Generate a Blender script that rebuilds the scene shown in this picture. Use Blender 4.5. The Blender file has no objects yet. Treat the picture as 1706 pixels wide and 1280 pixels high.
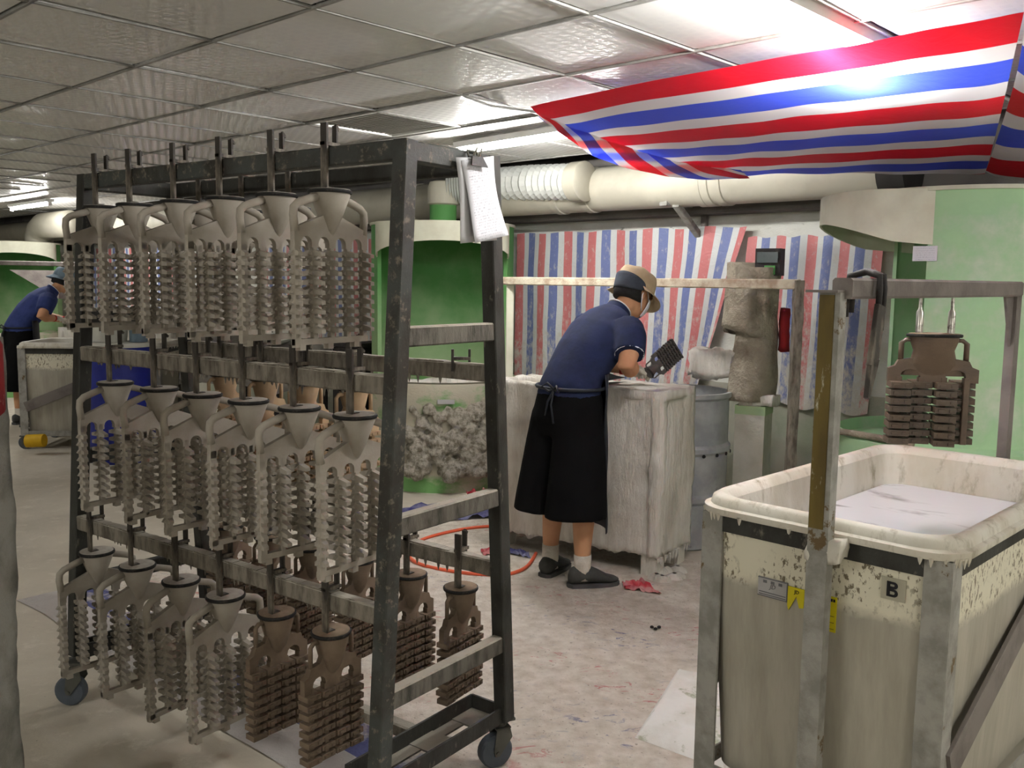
import bpy, bmesh, math, random
from mathutils import Vector, Matrix, noise
random.seed(7)
C = bpy.context.scene.collection
sc = bpy.context.scene
V = Vector
PI = math.pi
# ------------------------------------------------------------------ camera
F, PITCH, ROLL, EYE = 1527.0, math.radians(6.347), math.radians(0.737), 1.5
_fw = V((0, math.cos(PITCH), -math.sin(PITCH)))
_rt0, _up0 = V((1, 0, 0)), V((0, math.sin(PITCH), math.cos(PITCH)))
_rt = _rt0 * math.cos(ROLL) + _up0 * math.sin(ROLL)
_up = -_rt0 * math.sin(ROLL) + _up0 * math.cos(ROLL)
cd = bpy.data.cameras.new('camera')
cam = bpy.data.objects.new('camera', cd); C.objects.link(cam)
cd.sensor_width = 36; cd.lens = 36 * F / 1706; cd.clip_start = .05; cd.clip_end = 100
cam.matrix_world = Matrix(((_rt.x, _up.x, -_fw.x, 0), (_rt.y, _up.y, -_fw.y, 0), (_rt.z, _up.z, -_fw.z, EYE), (0, 0, 0, 1)))
sc.camera = cam
# ------------------------------------------------------------------ world, exposure
w = bpy.data.worlds.new('world'); sc.world = w; w.use_nodes = True
w.node_tree.nodes['Background'].inputs[0].default_value = (1, 1, 1, 1)
w.node_tree.nodes['Background'].inputs[1].default_value = 0.02
sc.view_settings.view_transform = 'Standard'; sc.view_settings.look = 'None'
sc.view_settings.gamma = 1; sc.view_settings.use_curve_mapping = False
sc.view_settings.exposure = 0.0
TUBE = 250.0          # emission of the fluorescent tubes
LAMPS = [            # both ends of every tube, in the room; last four unseen, added for fill
    ((.41, 2.37, 2.28), (1.238, 3.237, 2.28)),
    ((-.311, 5.507, 2.26), (.50, 4.62, 2.26)),
    ((-5.78, 10.70, 2.26), (-4.92, 9.84, 2.26)),
    ((-3.3, .2, 2.27), (-2.5, -.6, 2.27)),
    ((2.7, 2.0, 2.27), (3.5, 1.2, 2.27)),
    ((1.2, -1.3, 2.27), (2.0, -2.1, 2.27)),
    ((-6.6, 7.2, 2.27), (-5.8, 6.4, 2.27)),
]
# ------------------------------------------------------------------ frames of reference
def ray(px, py): return _fw * F + _rt * (px - 853) - _up * (py - 640)
def atz(px, py, z):
    d = ray(px, py); k = (z - EYE) / d.z
    return V((d.x * k, d.y * k, z))
def aty(px, py, Y):
    d = ray(px, py); k = Y / d.y
    return V((d.x * k, Y, EYE + d.z * k))
WA = V((.7307, -.6827, 0)); WN = V((.6827, .7307, 0))      # along the back wall, towards it
WALL = 5.35
def W(s, d, z): return WA * s + WN * d + V((0, 0, z))
def atw(px, py, d):
    r = ray(px, py); k = d / r.dot(WN)
    return V((r.x * k, r.y * k, EYE + r.z * k))
# ------------------------------------------------------------------ mesh building
class MB:
    def __init__(s): s.v = []; s.f = []; s.uv = {}
    def add(s, vs, fs):
        o = len(s.v); s.v += [V(x) for x in vs]; s.f += [tuple(i + o for i in f) for f in fs]; return s
    def box(s, c, d, R=None):
        c = V(c); hx, hy, hz = d[0] / 2, d[1] / 2, d[2] / 2
        p = [V((x, y, z)) for z in (-hz, hz) for y in (-hy, hy) for x in (-hx, hx)]
        if R is not None: p = [R @ q for q in p]
        return s.add([c + q for q in p], [(0, 2, 3, 1), (4, 5, 7, 6), (0, 1, 5, 4), (2, 6, 7, 3), (0, 4, 6, 2), (1, 3, 7, 5)])
    def beam(s, a, b, w, h, up=(0, 0, 1), seg=1, jit=0, ch=0):
        a, b = V(a), V(b); t = (b - a).normalized(); up = V(up)
        x = t.cross(up)
        if x.length < 1e-4: x = t.cross(V((0, 1, 0)))
        x.normalize(); y = x.cross(t)
        ch = ch or min(w, h) * .12
        hw, hh = w / 2, h / 2
        sec = [(-hw + ch, -hh), (hw - ch, -hh), (hw, -hh + ch), (hw, hh - ch), (hw - ch, hh), (-hw + ch, hh), (-hw, hh - ch), (-hw, -hh + ch)]
        rings = []
        for i in range(seg + 1):
            q = a.lerp(b, i / seg); r = []
            for (u, v_) in sec:
                k = 1 + (random.uniform(-jit, jit) / max(w, h) if jit and 0 < i < seg else 0)
                r.append(q + x * u * k + y * v_ * k)
            rings.append(r)
        return s.loft(rings)
    def loft(s, rings, cap=True, closed=True):
        n = len(rings[0]); vs = [p for r in rings for p in r]; fs = []
        for i in range(len(rings) - 1):
            for j in range(n if closed else n - 1):
                k = (j + 1) % n
                fs.append((i * n + j, i * n + k, (i + 1) * n + k, (i + 1) * n + j))
        if cap:
            fs.append(tuple(range(n - 1, -1, -1))); fs.append(tuple((len(rings) - 1) * n + j for j in range(n)))
        return s.add(vs, fs)
    def lathe(s, prof, n=20, c=(0, 0, 0), ax=None, cap=True):
        c = V(c); R = V((0, 0, 1)).rotation_difference(V(ax)).to_matrix() if ax is not None else Matrix.Identity(3)
        return s.loft([[c + R @ V((r * math.cos(2 * PI * j / n), r * math.sin(2 * PI * j / n), z)) for j in range(n)] for r, z in prof], cap)
    def tube(s, pts, rad, n=8, lat=None, cap=True, closed=False):
        """rad: number, or list per point; a list item may be (across, other) with lat the across direction."""
        pts = [V(p) for p in pts]; m = len(pts); rings = []; px = None
        for i, p in enumerate(pts):
            if closed: t = pts[(i + 1) % m] - pts[i - 1]
            else: t = pts[min(i + 1, m - 1)] - pts[max(i - 1, 0)]
            t.normalize()
            if lat is not None: x = V(lat) - t * V(lat).dot(t)
            elif px is None: x = t.cross(V((0, 0, 1))) if abs(t.z) < .9 else t.cross(V((0, 1, 0)))
            else: x = px - t * px.dot(t)
            x.normalize(); px = x; y = t.cross(x)
            r = rad[i] if isinstance(rad, (list, tuple)) else rad
            ra, rb = r if isinstance(r, (list, tuple)) else (r, r)
            rings.append([p + x * ra * math.cos(2 * PI * j / n) + y * rb * math.sin(2 * PI * j / n) for j in range(n)])
        if closed: rings.append(rings[0]); cap = False
        return s.loft(rings, cap)
    def prism(s, poly, fn, t):
        """poly of 2-D points, fn(u, v, h) -> point, thickness t about h = 0"""
        n = len(poly)
        return s.add([fn(u, v, -t / 2) for u, v in poly] + [fn(u, v, t / 2) for u, v in poly],
                     [tuple(range(n - 1, -1, -1)), tuple(range(n, 2 * n))] + [(i, (i + 1) % n, n + (i + 1) % n, n + i) for i in range(n)])
    def grid(s, fn, nu, nv, uvfn=None):
        o = len(s.f)
        vs = [fn(i / nu, j / nv) for j in range(nv + 1) for i in range(nu + 1)]
        fs = [(j * (nu + 1) + i, j * (nu + 1) + i + 1, (j + 1) * (nu + 1) + i + 1, (j + 1) * (nu + 1) + i) for j in range(nv) for i in range(nu)]
        s.add(vs, fs)
        if uvfn:
            k = 0
            for j in range(nv):
                for i in range(nu):
                    s.uv[o + k] = [uvfn(a / nu, b / nv) for a, b in ((i, j), (i + 1, j), (i + 1, j + 1), (i, j + 1))]; k += 1
        return s
    def crust(s, lo, hi, step, amp, fr=9.0, drip=0, seed=0):
        """a box whose faces are gridded and pushed about by noise: caked plaster"""
        lo, hi = V(lo), V(hi); key = {}; n = [max(1, round((hi[k] - lo[k]) / step)) for k in range(3)]
        def pt(a, b, c):
            kk = (a, b, c)
            if kk not in key:
                p = V((lo.x + (hi.x - lo.x) * a / n[0], lo.y + (hi.y - lo.y) * b / n[1], lo.z + (hi.z - lo.z) * c / n[2]))
                q = V((p.x * fr, p.y * fr, p.z * fr * .35)) + V((seed, seed * 2, 0))
                p = p + amp * noise.noise_vector(q) + amp * .5 * noise.noise_vector(p * fr * 3)
                if c == 0 and drip: p.z -= drip * max(0, noise.noise(V((p.x * 40, p.y * 40, seed)))) * 2
                key[kk] = len(s.v); s.v.append(p)
            return key[kk]
        for ax in range(3):
            u, v_ = [(1, 2), (2, 0), (0, 1)][ax]
            for side in (0, n[ax]):
                for i in range(n[u]):
                    for j in range(n[v_]):
                        q = []
                        for di, dj in ((0, 0), (1, 0), (1, 1), (0, 1)):
                            idx = [0, 0, 0]; idx[ax] = side; idx[u] = i + di; idx[v_] = j + dj; q.append(pt(*idx))
                        s.f.append(tuple(q if side else q[::-1]))
        return s
def mesh_from(name, mb, m, smooth=False):
    me = bpy.data.meshes.new(name); me.from_pydata([tuple(p) for p in mb.v], [], mb.f)
    if mb.uv:
        ul = me.uv_layers.new(name='UVMap')
        for fi, uvs in mb.uv.items():
            for li, t in zip(me.polygons[fi].loop_indices, uvs): ul.data[li].uv = t
    if m: me.materials.append(m)
    if smooth: me.shade_smooth() if smooth is True else (me.shade_smooth(), me.set_sharp_from_angle(angle=math.radians(smooth)))
    return me
def tag(o, label=None, cat=None, group=None, kind=None):
    if label: o['label'] = label
    if cat: o['category'] = cat
    if group: o['group'] = group
    if kind: o['kind'] = kind
    return o
def thing(name, label, cat, loc=(0, 0, 0), rz=0, group=None):
    o = bpy.data.objects.new(name, None); C.objects.link(o); o.empty_display_size = .1
    o.location = loc; o.rotation_euler = (0, 0, rz)
    return tag(o, label, cat, group)
def obj(name, mb, m, parent=None, smooth=False, world=False, label=None, kind=None):
    """one mesh object; world=True: the points are in room coordinates and are brought into the parent's"""
    if parent is not None and world:
        root = parent
        while root.parent: root = root.parent
        M = (Matrix.Translation(root.location) @ Matrix.Rotation(root.rotation_euler.z, 4, 'Z')).inverted()
        mb.v = [M @ p for p in mb.v]
    if isinstance(mb, MB): me = mesh_from(name, mb, m, smooth)
    else:
        me = mb
        if m and not me.materials: me.materials.append(m)
    o = bpy.data.objects.new(name, me); C.objects.link(o)
    if parent is not None: o.parent = parent
    return tag(o, label, None, None, kind)
def single(name, mb, m, label, cat, group=None, smooth=False, kind=None, base=None):
    """a thing that is one mesh; its origin is put at its base"""
    if base is None:
        n = len(mb.v); base = V((sum(p.x for p in mb.v) / n, sum(p.y for p in mb.v) / n, min(p.z for p in mb.v)))
    mb.v = [p - base for p in mb.v]
    o = obj(name, mb, m, None, smooth); o.location = base
    return tag(o, label, cat, group, kind)
def copy_tree(o, parent=None):
    c = o.copy(); C.objects.link(c)
    if parent is not None: c.parent = parent
    for ch in list(o.children): copy_tree(ch, c)
    return c
def fused(mb, voxel, smooth=4, name='body'):
    """one continuous skin around overlapping lofts"""
    me = bpy.data.meshes.new('tmp'); me.from_pydata([tuple(p) for p in mb.v], [], mb.f)
    o = bpy.data.objects.new('tmp', me); C.objects.link(o)
    bm = bmesh.new(); bm.from_mesh(me); bmesh.ops.recalc_face_normals(bm, faces=bm.faces); bm.to_mesh(me); bm.free()
    r = o.modifiers.new('r', 'REMESH'); r.mode = 'VOXEL'; r.voxel_size = voxel
    s = o.modifiers.new('s', 'SMOOTH'); s.factor = .5; s.iterations = smooth
    ev = o.evaluated_get(bpy.context.evaluated_depsgraph_get())
    out = bpy.data.meshes.new_from_object(ev); out.name = name
    bpy.data.objects.remove(o); bpy.data.meshes.remove(me)
    out.shade_smooth()
    return out
# ------------------------------------------------------------------ materials
def lin(c):
    return tuple(((x / 255) / 12.92 if x / 255 <= .04045 else ((x / 255 + .055) / 1.055) ** 2.4) for x in c[:3]) + (1,)
class N:
    def __init__(s, name):
        s.m = bpy.data.materials.new(name); s.m.use_nodes = True; s.t = s.m.node_tree; s.b = s.t.nodes['Principled BSDF']
        s.co = s.t.nodes.new('ShaderNodeTexCoord')
    def n(s, ty, **k):
        o = s.t.nodes.new(ty)
        for a, b in k.items(): setattr(o, a, b)
        return o
    def l(s, a, b): s.t.links.new(a, b)
    def vec(s, scale=(1, 1, 1), src='Object'):
        mp = s.n('ShaderNodeMapping'); mp.inputs['Scale'].default_value = scale; s.l(s.co.outputs[src], mp.inputs[0]); return mp.outputs[0]
    def noise(s, scale, detail=4, vec=None, rough=.6, dist=0):
        t = s.n('ShaderNodeTexNoise'); t.inputs['Scale'].default_value = scale; t.inputs['Detail'].default_value = detail
        t.inputs['Roughness'].default_value = rough; t.inputs['Distortion'].default_value = dist
        s.l(vec if vec is not None else s.vec(), t.inputs['Vector']); return t.outputs['Fac']
    def ramp(s, fac, lo, hi, a=0, b=1):
        t = s.n('ShaderNodeMapRange'); t.inputs[1].default_value = lo; t.inputs[2].default_value = hi; t.inputs[3].default_value = a; t.inputs[4].default_value = b
        s.l(fac, t.inputs[0]); return t.outputs[0]
    def mix(s, fac, a, b):
        t = s.n('ShaderNodeMix', data_type='RGBA')
        for k, x in ((0, fac), (6, a), (7, b)):
            if isinstance(x, (tuple, float, int)): t.inputs[k].default_value = x
            else: s.l(x, t.inputs[k])
        return t.outputs[2]
    def math(s, op, a, b=0.0, clamp=False):
        t = s.n('ShaderNodeMath', operation=op, use_clamp=clamp)
        for k, x in ((0, a), (1, b)):
            if isinstance(x, (float, int)): t.inputs[k].default_value = x
            else: s.l(x, t.inputs[k])
        return t.outputs[0]
    def bump(s, h, strength=.3, dist=.01):
        t = s.n('ShaderNodeBump'); t.inputs['Strength'].default_value = strength; t.inputs['Distance'].default_value = dist
        s.l(h, t.inputs['Height']); s.l(t.outputs[0], s.b.inputs['Normal'])
    def base(s, c, rough=.8, metal=0, spec=.3):
        if isinstance(c, tuple): s.b.inputs['Base Color'].default_value = c
        else: s.l(c, s.b.inputs['Base Color'])
        if isinstance(rough, (float, int)): s.b.inputs['Roughness'].default_value = rough
        else: s.l(rough, s.b.inputs['Roughness'])
        s.b.inputs['Metallic'].default_value = metal; s.b.inputs['Specular IOR Level'].default_value = spec
def worn(name, c1, c2, scale=12, lo=.42, hi=.62, rough=.8, bump=.3, stretch=(1, 1, 1), c3=None, s3=30, lo3=.58, hi3=.66, top=None, metal=0, spec=.3, bs=60, bd=.01):
    """two or three paints / dirts mixed by noise; top: dust colour lying on upward faces"""
    k = N(name); v_ = k.vec(stretch)
    c = k.mix(k.ramp(k.noise(scale, 6, v_), lo, hi), lin(c1), lin(c2))
    if c3: c = k.mix(k.ramp(k.noise(s3, 5, v_, .7), lo3, hi3), c, lin(c3))
    if top:
        g = k.n('ShaderNodeNewGeometry'); sp = k.n('ShaderNodeSeparateXYZ'); k.l(g.outputs['Normal'], sp.inputs[0])
        c = k.mix(k.ramp(k.math('ADD', sp.outputs[2], k.math('MULTIPLY', k.noise(25, 3), .5)), .7, 1.0), c, lin(top))
    k.base(c, rough, metal, spec)
    if bump: k.bump(k.noise(bs, 6, v_, .7), bump, bd)
    return k.m
M = {}
M['steel'] = worn('dark_rack_steel', (56, 56, 52), (36, 34, 30), 9, c3=(122, 116, 104), s3=26, lo3=.60, hi3=.72, stretch=(1, 1, .5), rough=.6, bump=.25)
M['steel_blue'] = worn('blue_grey_rack_steel', (62, 65, 62), (46, 43, 38), 7, c3=(112, 105, 92), s3=40, lo3=.56, hi3=.68, rough=.55, bump=.2)
M['crusted'] = worn('plaster_crusted_steel', (134, 127, 115), (88, 82, 72), 30, .40, .64, rough=.95, bump=.8, stretch=(1.2, 1.2, .35), top=(176, 170, 158))
M['crust_dark'] = worn('dusty_dark_bar', (104, 100, 92), (66, 64, 58), 26, .42, .64, rough=.9, bump=.5, stretch=(1.2, 1.2, .35), top=(160, 154, 142))
M['hook'] = worn('hook_steel', (52, 47, 42), (124, 115, 102), 22, .48, .66, stretch=(1, 1, .3), rough=.6, bump=.3)
M['shell'] = worn('white_ceramic_shell', (160, 153, 142), (145, 137, 126), 8, rough=.92, bump=.12, bs=160)
M['shell_brown'] = worn('brown_ceramic_shell', (118, 102, 86), (98, 84, 70), 8, rough=.85, bump=.12, bs=120)
M['shell_tan'] = worn('tan_ceramic_shell', (172, 148, 118), (150, 126, 100), 8, rough=.85, bump=.12, bs=120)
M['shell_wet'] = worn('wet_brown_shell', (96, 78, 62), (80, 66, 54), 12, rough=.42, bump=.15, bs=90, spec=.5)
M['shell_grey'] = worn('grey_wet_shell', (92, 86, 82), (74, 70, 68), 12, rough=.6, bump=.2)
M['lid_rim'] = worn('black_lid_rim', (24, 23, 22), (60, 55, 50), 40, .55, .7, rough=.7, bump=0)
M['lid_white'] = worn('white_lid', (178, 172, 162), (150, 142, 132), 14, rough=.9, bump=.1)
M['lid_brown'] = worn('brown_lid', (140, 122, 102), (116, 100, 82), 14, rough=.9, bump=.1)
M['plaster'] = worn('caked_slurry', (234, 229, 219), (212, 205, 192), 10, rough=.95, bump=1.0, stretch=(1, 1, .22), c3=(184, 184, 172), s3=9, lo3=.56, hi3=.75, bs=48, bd=.018)
M['sand'] = worn('stucco_sand', (206, 199, 184), (140, 132, 114), 26, .42, .62, rough=1, bump=1.0, bs=70, bd=.03)
M['tub'] = worn('white_tub_plastic', (206, 202, 190), (190, 183, 166), 6, rough=.55, bump=.15, c3=(140, 130, 108), s3=14, lo3=.54, hi3=.72, stretch=(1, 1, .4))
M['frame'] = worn('grey_white_frame_paint', (156, 154, 147), (130, 128, 121), 16, rough=.6, bump=.3, c3=(100, 82, 54), s3=12, lo3=.62, hi3=.66)
M['frame_olive'] = worn('olive_frame_paint', (104, 88, 40), (84, 70, 32), 10, rough=.6, bump=.2, c3=(176, 172, 158), s3=26, lo3=.63, hi3=.7, stretch=(1, 1, .3))
M['grey_arm'] = worn('grey_steel_arm', (120, 113, 108), (100, 93, 88), 8, rough=.7, bump=.2)
def dusted_green():
    k = N('dusty_green_machine_paint'); sp = k.n('ShaderNodeSeparateXYZ'); k.l(k.co.outputs['Object'], sp.inputs[0])
    d = k.math('ADD', k.ramp(sp.outputs[2], .75, 1.55, .62, 0), k.math('MULTIPLY', k.math('SUBTRACT', k.noise(4, 6), .5), .7), True)
    k.base(k.mix(d, lin((86, 146, 80)), lin((196, 208, 170))), .65); return k.m
M['green'] = dusted_green()
M['green_base'] = worn('dust_caked_green_paint', (196, 190, 170), (120, 168, 104), 2.6, .50, .62, rough=.9, bump=.5, stretch=(1, 1, 1.6), bs=40)
M['green_dusty'] = worn('dusty_green_paint', (168, 204, 160), (152, 190, 146), 3, rough=.7, bump=.05, c3=(206, 210, 196), s3=3, lo3=.5, hi3=.8)
M['cream'] = worn('cream_visor_paint', (212, 212, 192), (200, 198, 178), 5, rough=.7, bump=.05)
M['pvc'] = worn('ivory_duct_plastic', (184, 180, 164), (170, 165, 150), 3, rough=.5, bump=.03)
M['hose_white'] = worn('white_flexible_hose', (204, 206, 200), (188, 190, 184), 6, rough=.6, bump=.05)
M['wall'] = worn('rough_white_plaster', (222, 222, 214), (204, 204, 194), 3, rough=.95, bump=.5, c3=(110, 106, 96), s3=7, lo3=.64, hi3=.72, stretch=(1, 1, 2.2))
M['wall_low'] = worn('dusty_green_grey_wall', (172, 170, 156), (150, 158, 138), 3, rough=.95, bump=.4)
M['beam'] = worn('dark_dusty_beam', (112, 108, 103), (92, 89, 86), 3, rough=.95, bump=.3)
M['concrete'] = worn('crusted_grey_concrete', (146, 144, 136), (116, 114, 106), 7, rough=.95, bump=.9)
M['plenum'] = worn('dark_slab', (52, 50, 48), (44, 42, 40), 3, rough=1, bump=0)
M['gridbar'] = worn('painted_grid_bar', (150, 148, 143), (120, 118, 113), 6, rough=.5, bump=0)
M['duct_dark'] = worn('dark_rubber_collar', (50, 48, 46), (40, 38, 36), 5, rough=.8, bump=0)
M['lamp_body'] = worn('white_lamp_housing', (222, 222, 218), (212, 212, 206), 3, rough=.5, bump=0)
M['navy'] = worn('navy_cotton', (26, 36, 68), (20, 29, 56), 14, rough=.9, bump=.25, bs=30)
M['navy2'] = worn('blue_cotton', (44, 56, 106), (36, 48, 94), 14, rough=.9, bump=.25, bs=30)
M['black'] = worn('black_cloth', (14, 14, 15), (10, 10, 11), 8, rough=.95, bump=.2, bs=25, spec=.1)
M['apron'] = worn('dark_oilcloth_apron', (34, 38, 46), (24, 27, 34), 6, rough=.6, bump=.3, bs=20, c3=(120, 122, 122), s3=12, lo3=.7, hi3=.8)
M['skin'] = worn('skin', (196, 148, 112), (184, 134, 100), 6, rough=.6, bump=.05)
M['hair'] = worn('black_hair', (24, 22, 21), (16, 15, 14), 60, rough=.7, bump=.4, bs=200)
M['khaki'] = worn('khaki_cotton', (186, 168, 136), (170, 152, 120), 10, rough=.9, bump=.2)
M['slate'] = worn('slate_cotton', (58, 64, 72), (48, 53, 60), 10, rough=.9, bump=.2)
M['hat_blue'] = worn('grey_blue_denim', (112, 130, 142), (96, 113, 126), 12, rough=.9, bump=.2)
M['white_cloth'] = worn('white_knit', (214, 208, 196), (198, 190, 176), 30, rough=.95, bump=.5, bs=120)
M['white_trim'] = worn('white_trim', (220, 222, 226), (208, 210, 216), 20, rough=.9, bump=0)
M['red_knit'] = worn('red_cuff', (178, 52, 40), (160, 44, 34), 30, rough=.95, bump=.3)
M['shoe'] = worn('grey_canvas_shoe', (74, 74, 72), (62, 62, 60), 18, rough=.9, bump=.3)
M['sole'] = worn('grey_rubber_sole', (84, 84, 84), (70, 70, 70), 10, rough=.8, bump=0)
M['drum'] = worn('grey_steel_drum', (172, 174, 174), (146, 148, 150), 5, rough=.55, bump=.15, c3=(96, 86, 78), s3=12, lo3=.66, hi3=.72)
M['blue'] = worn('blue_plastic', (34, 44, 132), (26, 34, 112), 4, rough=.45, bump=.03)
M['bucket'] = worn('grey_white_plastic', (196, 196, 186), (180, 180, 170), 5, rough=.55, bump=.03)
M['grey_cloth'] = worn('dusty_grey_cloth', (124, 120, 112), (104, 100, 93), 6, rough=.95, bump=.5)
M['clay_cloth'] = worn('slurry_soaked_cloth', (176, 166, 148), (146, 136, 120), 8, rough=.95, bump=1.0, bs=16, bd=.04)
M['rubber'] = worn('grey_blue_caster_rubber', (84, 90, 98), (70, 76, 84), 10, rough=.6, bump=.05)
M['caster'] = worn('caster_zinc', (92, 92, 86), (70, 68, 62), 14, rough=.5, bump=.15, metal=.4)
M['black_iron'] = worn('black_iron', (36, 33, 32), (64, 58, 54), 18, .5, .7, rough=.6, bump=.3)
M['red'] = worn('dirty_red_paint', (140, 30, 34), (112, 26, 30), 8, rough=.8, bump=.3, c3=(170, 120, 112), s3=12, lo3=.66, hi3=.72)
M['orange'] = worn('orange_air_hose', (226, 104, 72), (214, 94, 64), 6, rough=.5, bump=0)
M['yellow'] = worn('yellow_plastic', (206, 164, 22), (190, 150, 20), 6, rough=.6, bump=0)
M['yellow_tag'] = worn('yellow_tag', (210, 196, 28), (196, 182, 24), 6, rough=.6, bump=0)
M['tag_grey'] = worn('grey_printed_label', (170, 168, 166), (160, 158, 156), 6, rough=.6, bump=0)
M['tape'] = worn('clear_taped_paper', (172, 168, 150), (162, 158, 140), 6, rough=.4, bump=0)
M['ink'] = worn('black_ink', (22, 22, 26), (28, 28, 32), 6, rough=.6, bump=0)
M['ink_grey'] = worn('grey_ink', (96, 96, 98), (110, 110, 112), 6, rough=.7, bump=0)
M['chrome'] = worn('bright_steel', (190, 186, 178), (120, 112, 104), 30, .5, .6, rough=.3, bump=0, metal=.9)
M['sack'] = worn('white_woven_sack', (234, 233, 228), (218, 215, 206), 5, rough=.85, bump=.5, c3=(176, 180, 158), s3=12, lo3=.56, hi3=.64)
M['red_plastic'] = worn('red_plastic_scrap', (168, 40, 54), (196, 140, 138), 8, rough=.6, bump=.2)
M['blue_plastic'] = worn('blue_plastic_scrap', (56, 56, 110), (120, 120, 150), 8, rough=.6, bump=.2)
M['glass_dark'] = worn('dark_meter_glass', (70, 82, 82), (56, 66, 68), 6, rough=.15, bump=0, spec=.6)

def paper_material(name, lines=30):
    k = N(name); v_ = k.vec((1, 1, 1), 'UV'); sp = k.n('ShaderNodeSeparateXYZ'); k.l(v_, sp.inputs[0])
    row = k.math('FRACT', k.math('MULTIPLY', sp.outputs[1], float(lines)))
    on = k.math('MULTIPLY', k.math('GREATER_THAN', row, .55), k.math('GREATER_THAN', k.noise(1, 6, k.vec((34, 16, 1), 'UV'), .8), .53))
    edge = k.math('MULTIPLY', k.math('GREATER_THAN', sp.outputs[0], .12), k.math('LESS_THAN', sp.outputs[0], .9))
    k.base(k.mix(k.math('MULTIPLY', k.math('MULTIPLY', on, edge), .5), lin((214, 214, 220)), lin((96, 98, 112))), .8)
    return k.m
M['paper'] = paper_material('handwritten_sheet'); M['notice'] = paper_material('printed_notice', 7)
M['paper_plain'] = worn('paper', (196, 196, 198), (188, 188, 190), 5, rough=.9, bump=0)

def tarp_material(name, red, white, blue, dirt, dirty, zlo, zhi, trans=.3, rough=.4):
    """woven plastic in red, white and blue stripes along u; dirt splashed on, more of it below zhi (object z)"""
    k = N(name); v_ = k.vec((1, 1, 1), 'UV'); sp = k.n('ShaderNodeSeparateXYZ'); k.l(v_, sp.inputs[0])
    r = k.n('ShaderNodeValToRGB'); r.color_ramp.interpolation = 'CONSTANT'; e = r.color_ramp.elements
    e[0].position = 0; e[0].color = lin(red); e[1].position = .31; e[1].color = lin(white)
    a = e.new(.5); a.color = lin(blue); b = e.new(.79); b.color = lin(white)
    k.l(k.math('FRACT', sp.outputs[0]), r.inputs[0])
    so = k.n('ShaderNodeSeparateXYZ'); k.l(k.co.outputs['Object'], so.inputs[0])
    low = k.ramp(so.outputs[2], zlo, zhi, dirty, 0)
    n1 = k.math('ADD', k.math('MULTIPLY', k.noise(30, 6, k.vec((1, 1, .6)), .75), .8), k.math('MULTIPLY', k.noise(3, 3), .2))
    fac = k.ramp(k.math('ADD', n1, low), .55, .72)
    c = k.mix(fac, r.outputs[0], lin(dirt)) if dirty else r.outputs[0]
    weave = k.noise(220, 2, k.vec((1, 1, .2)))
    k.base(c, rough, 0, .4); k.bump(k.math('ADD', k.noise(9, 4, None, .6, 1.5), k.math('MULTIPLY', weave, .1)), .35 if dirty else .16, .02)
    if trans:
        t = k.n('ShaderNodeBsdfTranslucent'); k.l(c, t.inputs[0]); mx = k.n('ShaderNodeMixShader'); mx.inputs[0].default_value = trans
        k.l(k.b.outputs[0], mx.inputs[1]); k.l(t.outputs[0], mx.inputs[2]); k.l(mx.outputs[0], k.t.nodes['Material Output'].inputs[0])
    return k.m
M['tarp'] = tarp_material('bright_striped_tarpaulin', (206, 24, 44), (222, 220, 218), (66, 86, 206), (214, 210, 204), 0, 0, 1, .66, .38)
M['curtain'] = tarp_material('worn_striped_tarpaulin', (204, 122, 122), (214, 216, 215), (114, 126, 174), (204, 200, 190), .21, -.1, .95, .12, .5)

def floor_tarp_material():
    k = N('dust_buried_tarpaulin'); v_ = k.vec((1, 1, 1), 'UV'); sp = k.n('ShaderNodeSeparateXYZ'); k.l(v_, sp.inputs[0])
    r = k.n('ShaderNodeValToRGB'); r.color_ramp.interpolation = 'CONSTANT'; e = r.color_ramp.elements
    e[0].position = 0; e[0].color = lin((190, 184, 180)); e[1].position = .30; e[1].color = lin((88, 92, 138))
    a = e.new(.55); a.color = lin((200, 196, 190)); b = e.new(.74); b.color = lin((190, 96, 98))
    k.l(k.math('FRACT', k.math('MULTIPLY', sp.outputs[1], 4.3)), r.inputs[0])
    d = k.ramp(sp.outputs[1], .03, .22, -.20, .22)
    n1 = k.math('ADD', k.math('MULTIPLY', k.noise(5.5, 7, None, .66, .8), .75), k.math('MULTIPLY', k.noise(22, 5), .25))
    fac = k.ramp(k.math('ADD', n1, d), .43, .57)
    fleck = k.math('MULTIPLY', k.ramp(k.noise(11, 6, k.vec((1, 2.2, 1)), .7, 1.2), .575, .63), k.ramp(k.noise(2.1, 3), .44, .56))
    fac = k.math('SUBTRACT', fac, k.math('MULTIPLY', fleck, .75), True)
    dust = k.mix(k.ramp(k.noise(14, 6), .35, .7), lin((226, 218, 206)), lin((196, 184, 168)))
    dust = k.mix(k.ramp(k.noise(70, 3), .64, .72), dust, lin((150, 138, 124)))
    k.base(k.mix(fac, r.outputs[0], dust), .9); k.bump(k.noise(18, 8, None, .7), .8, .03)
    return k.m
M['floor_tarp'] = floor_tarp_material()
def floor_material():
    k = N('dusty_concrete_floor')
    c = k.mix(k.ramp(k.noise(1.3, 6, None, .6, .5), .35, .68), lin((204, 196, 180)), lin((178, 170, 154)))
    c = k.mix(k.ramp(k.noise(9, 7, None, .7), .55, .75), c, lin((216, 209, 194)))
    c = k.mix(k.ramp(k.noise(60, 3), .7, .76), c, lin((120, 112, 100)))
    k.base(c, .85); k.bump(k.noise(30, 8, None, .7), .3, .01)
    return k.m
M['floor'] = floor_material()
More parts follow.
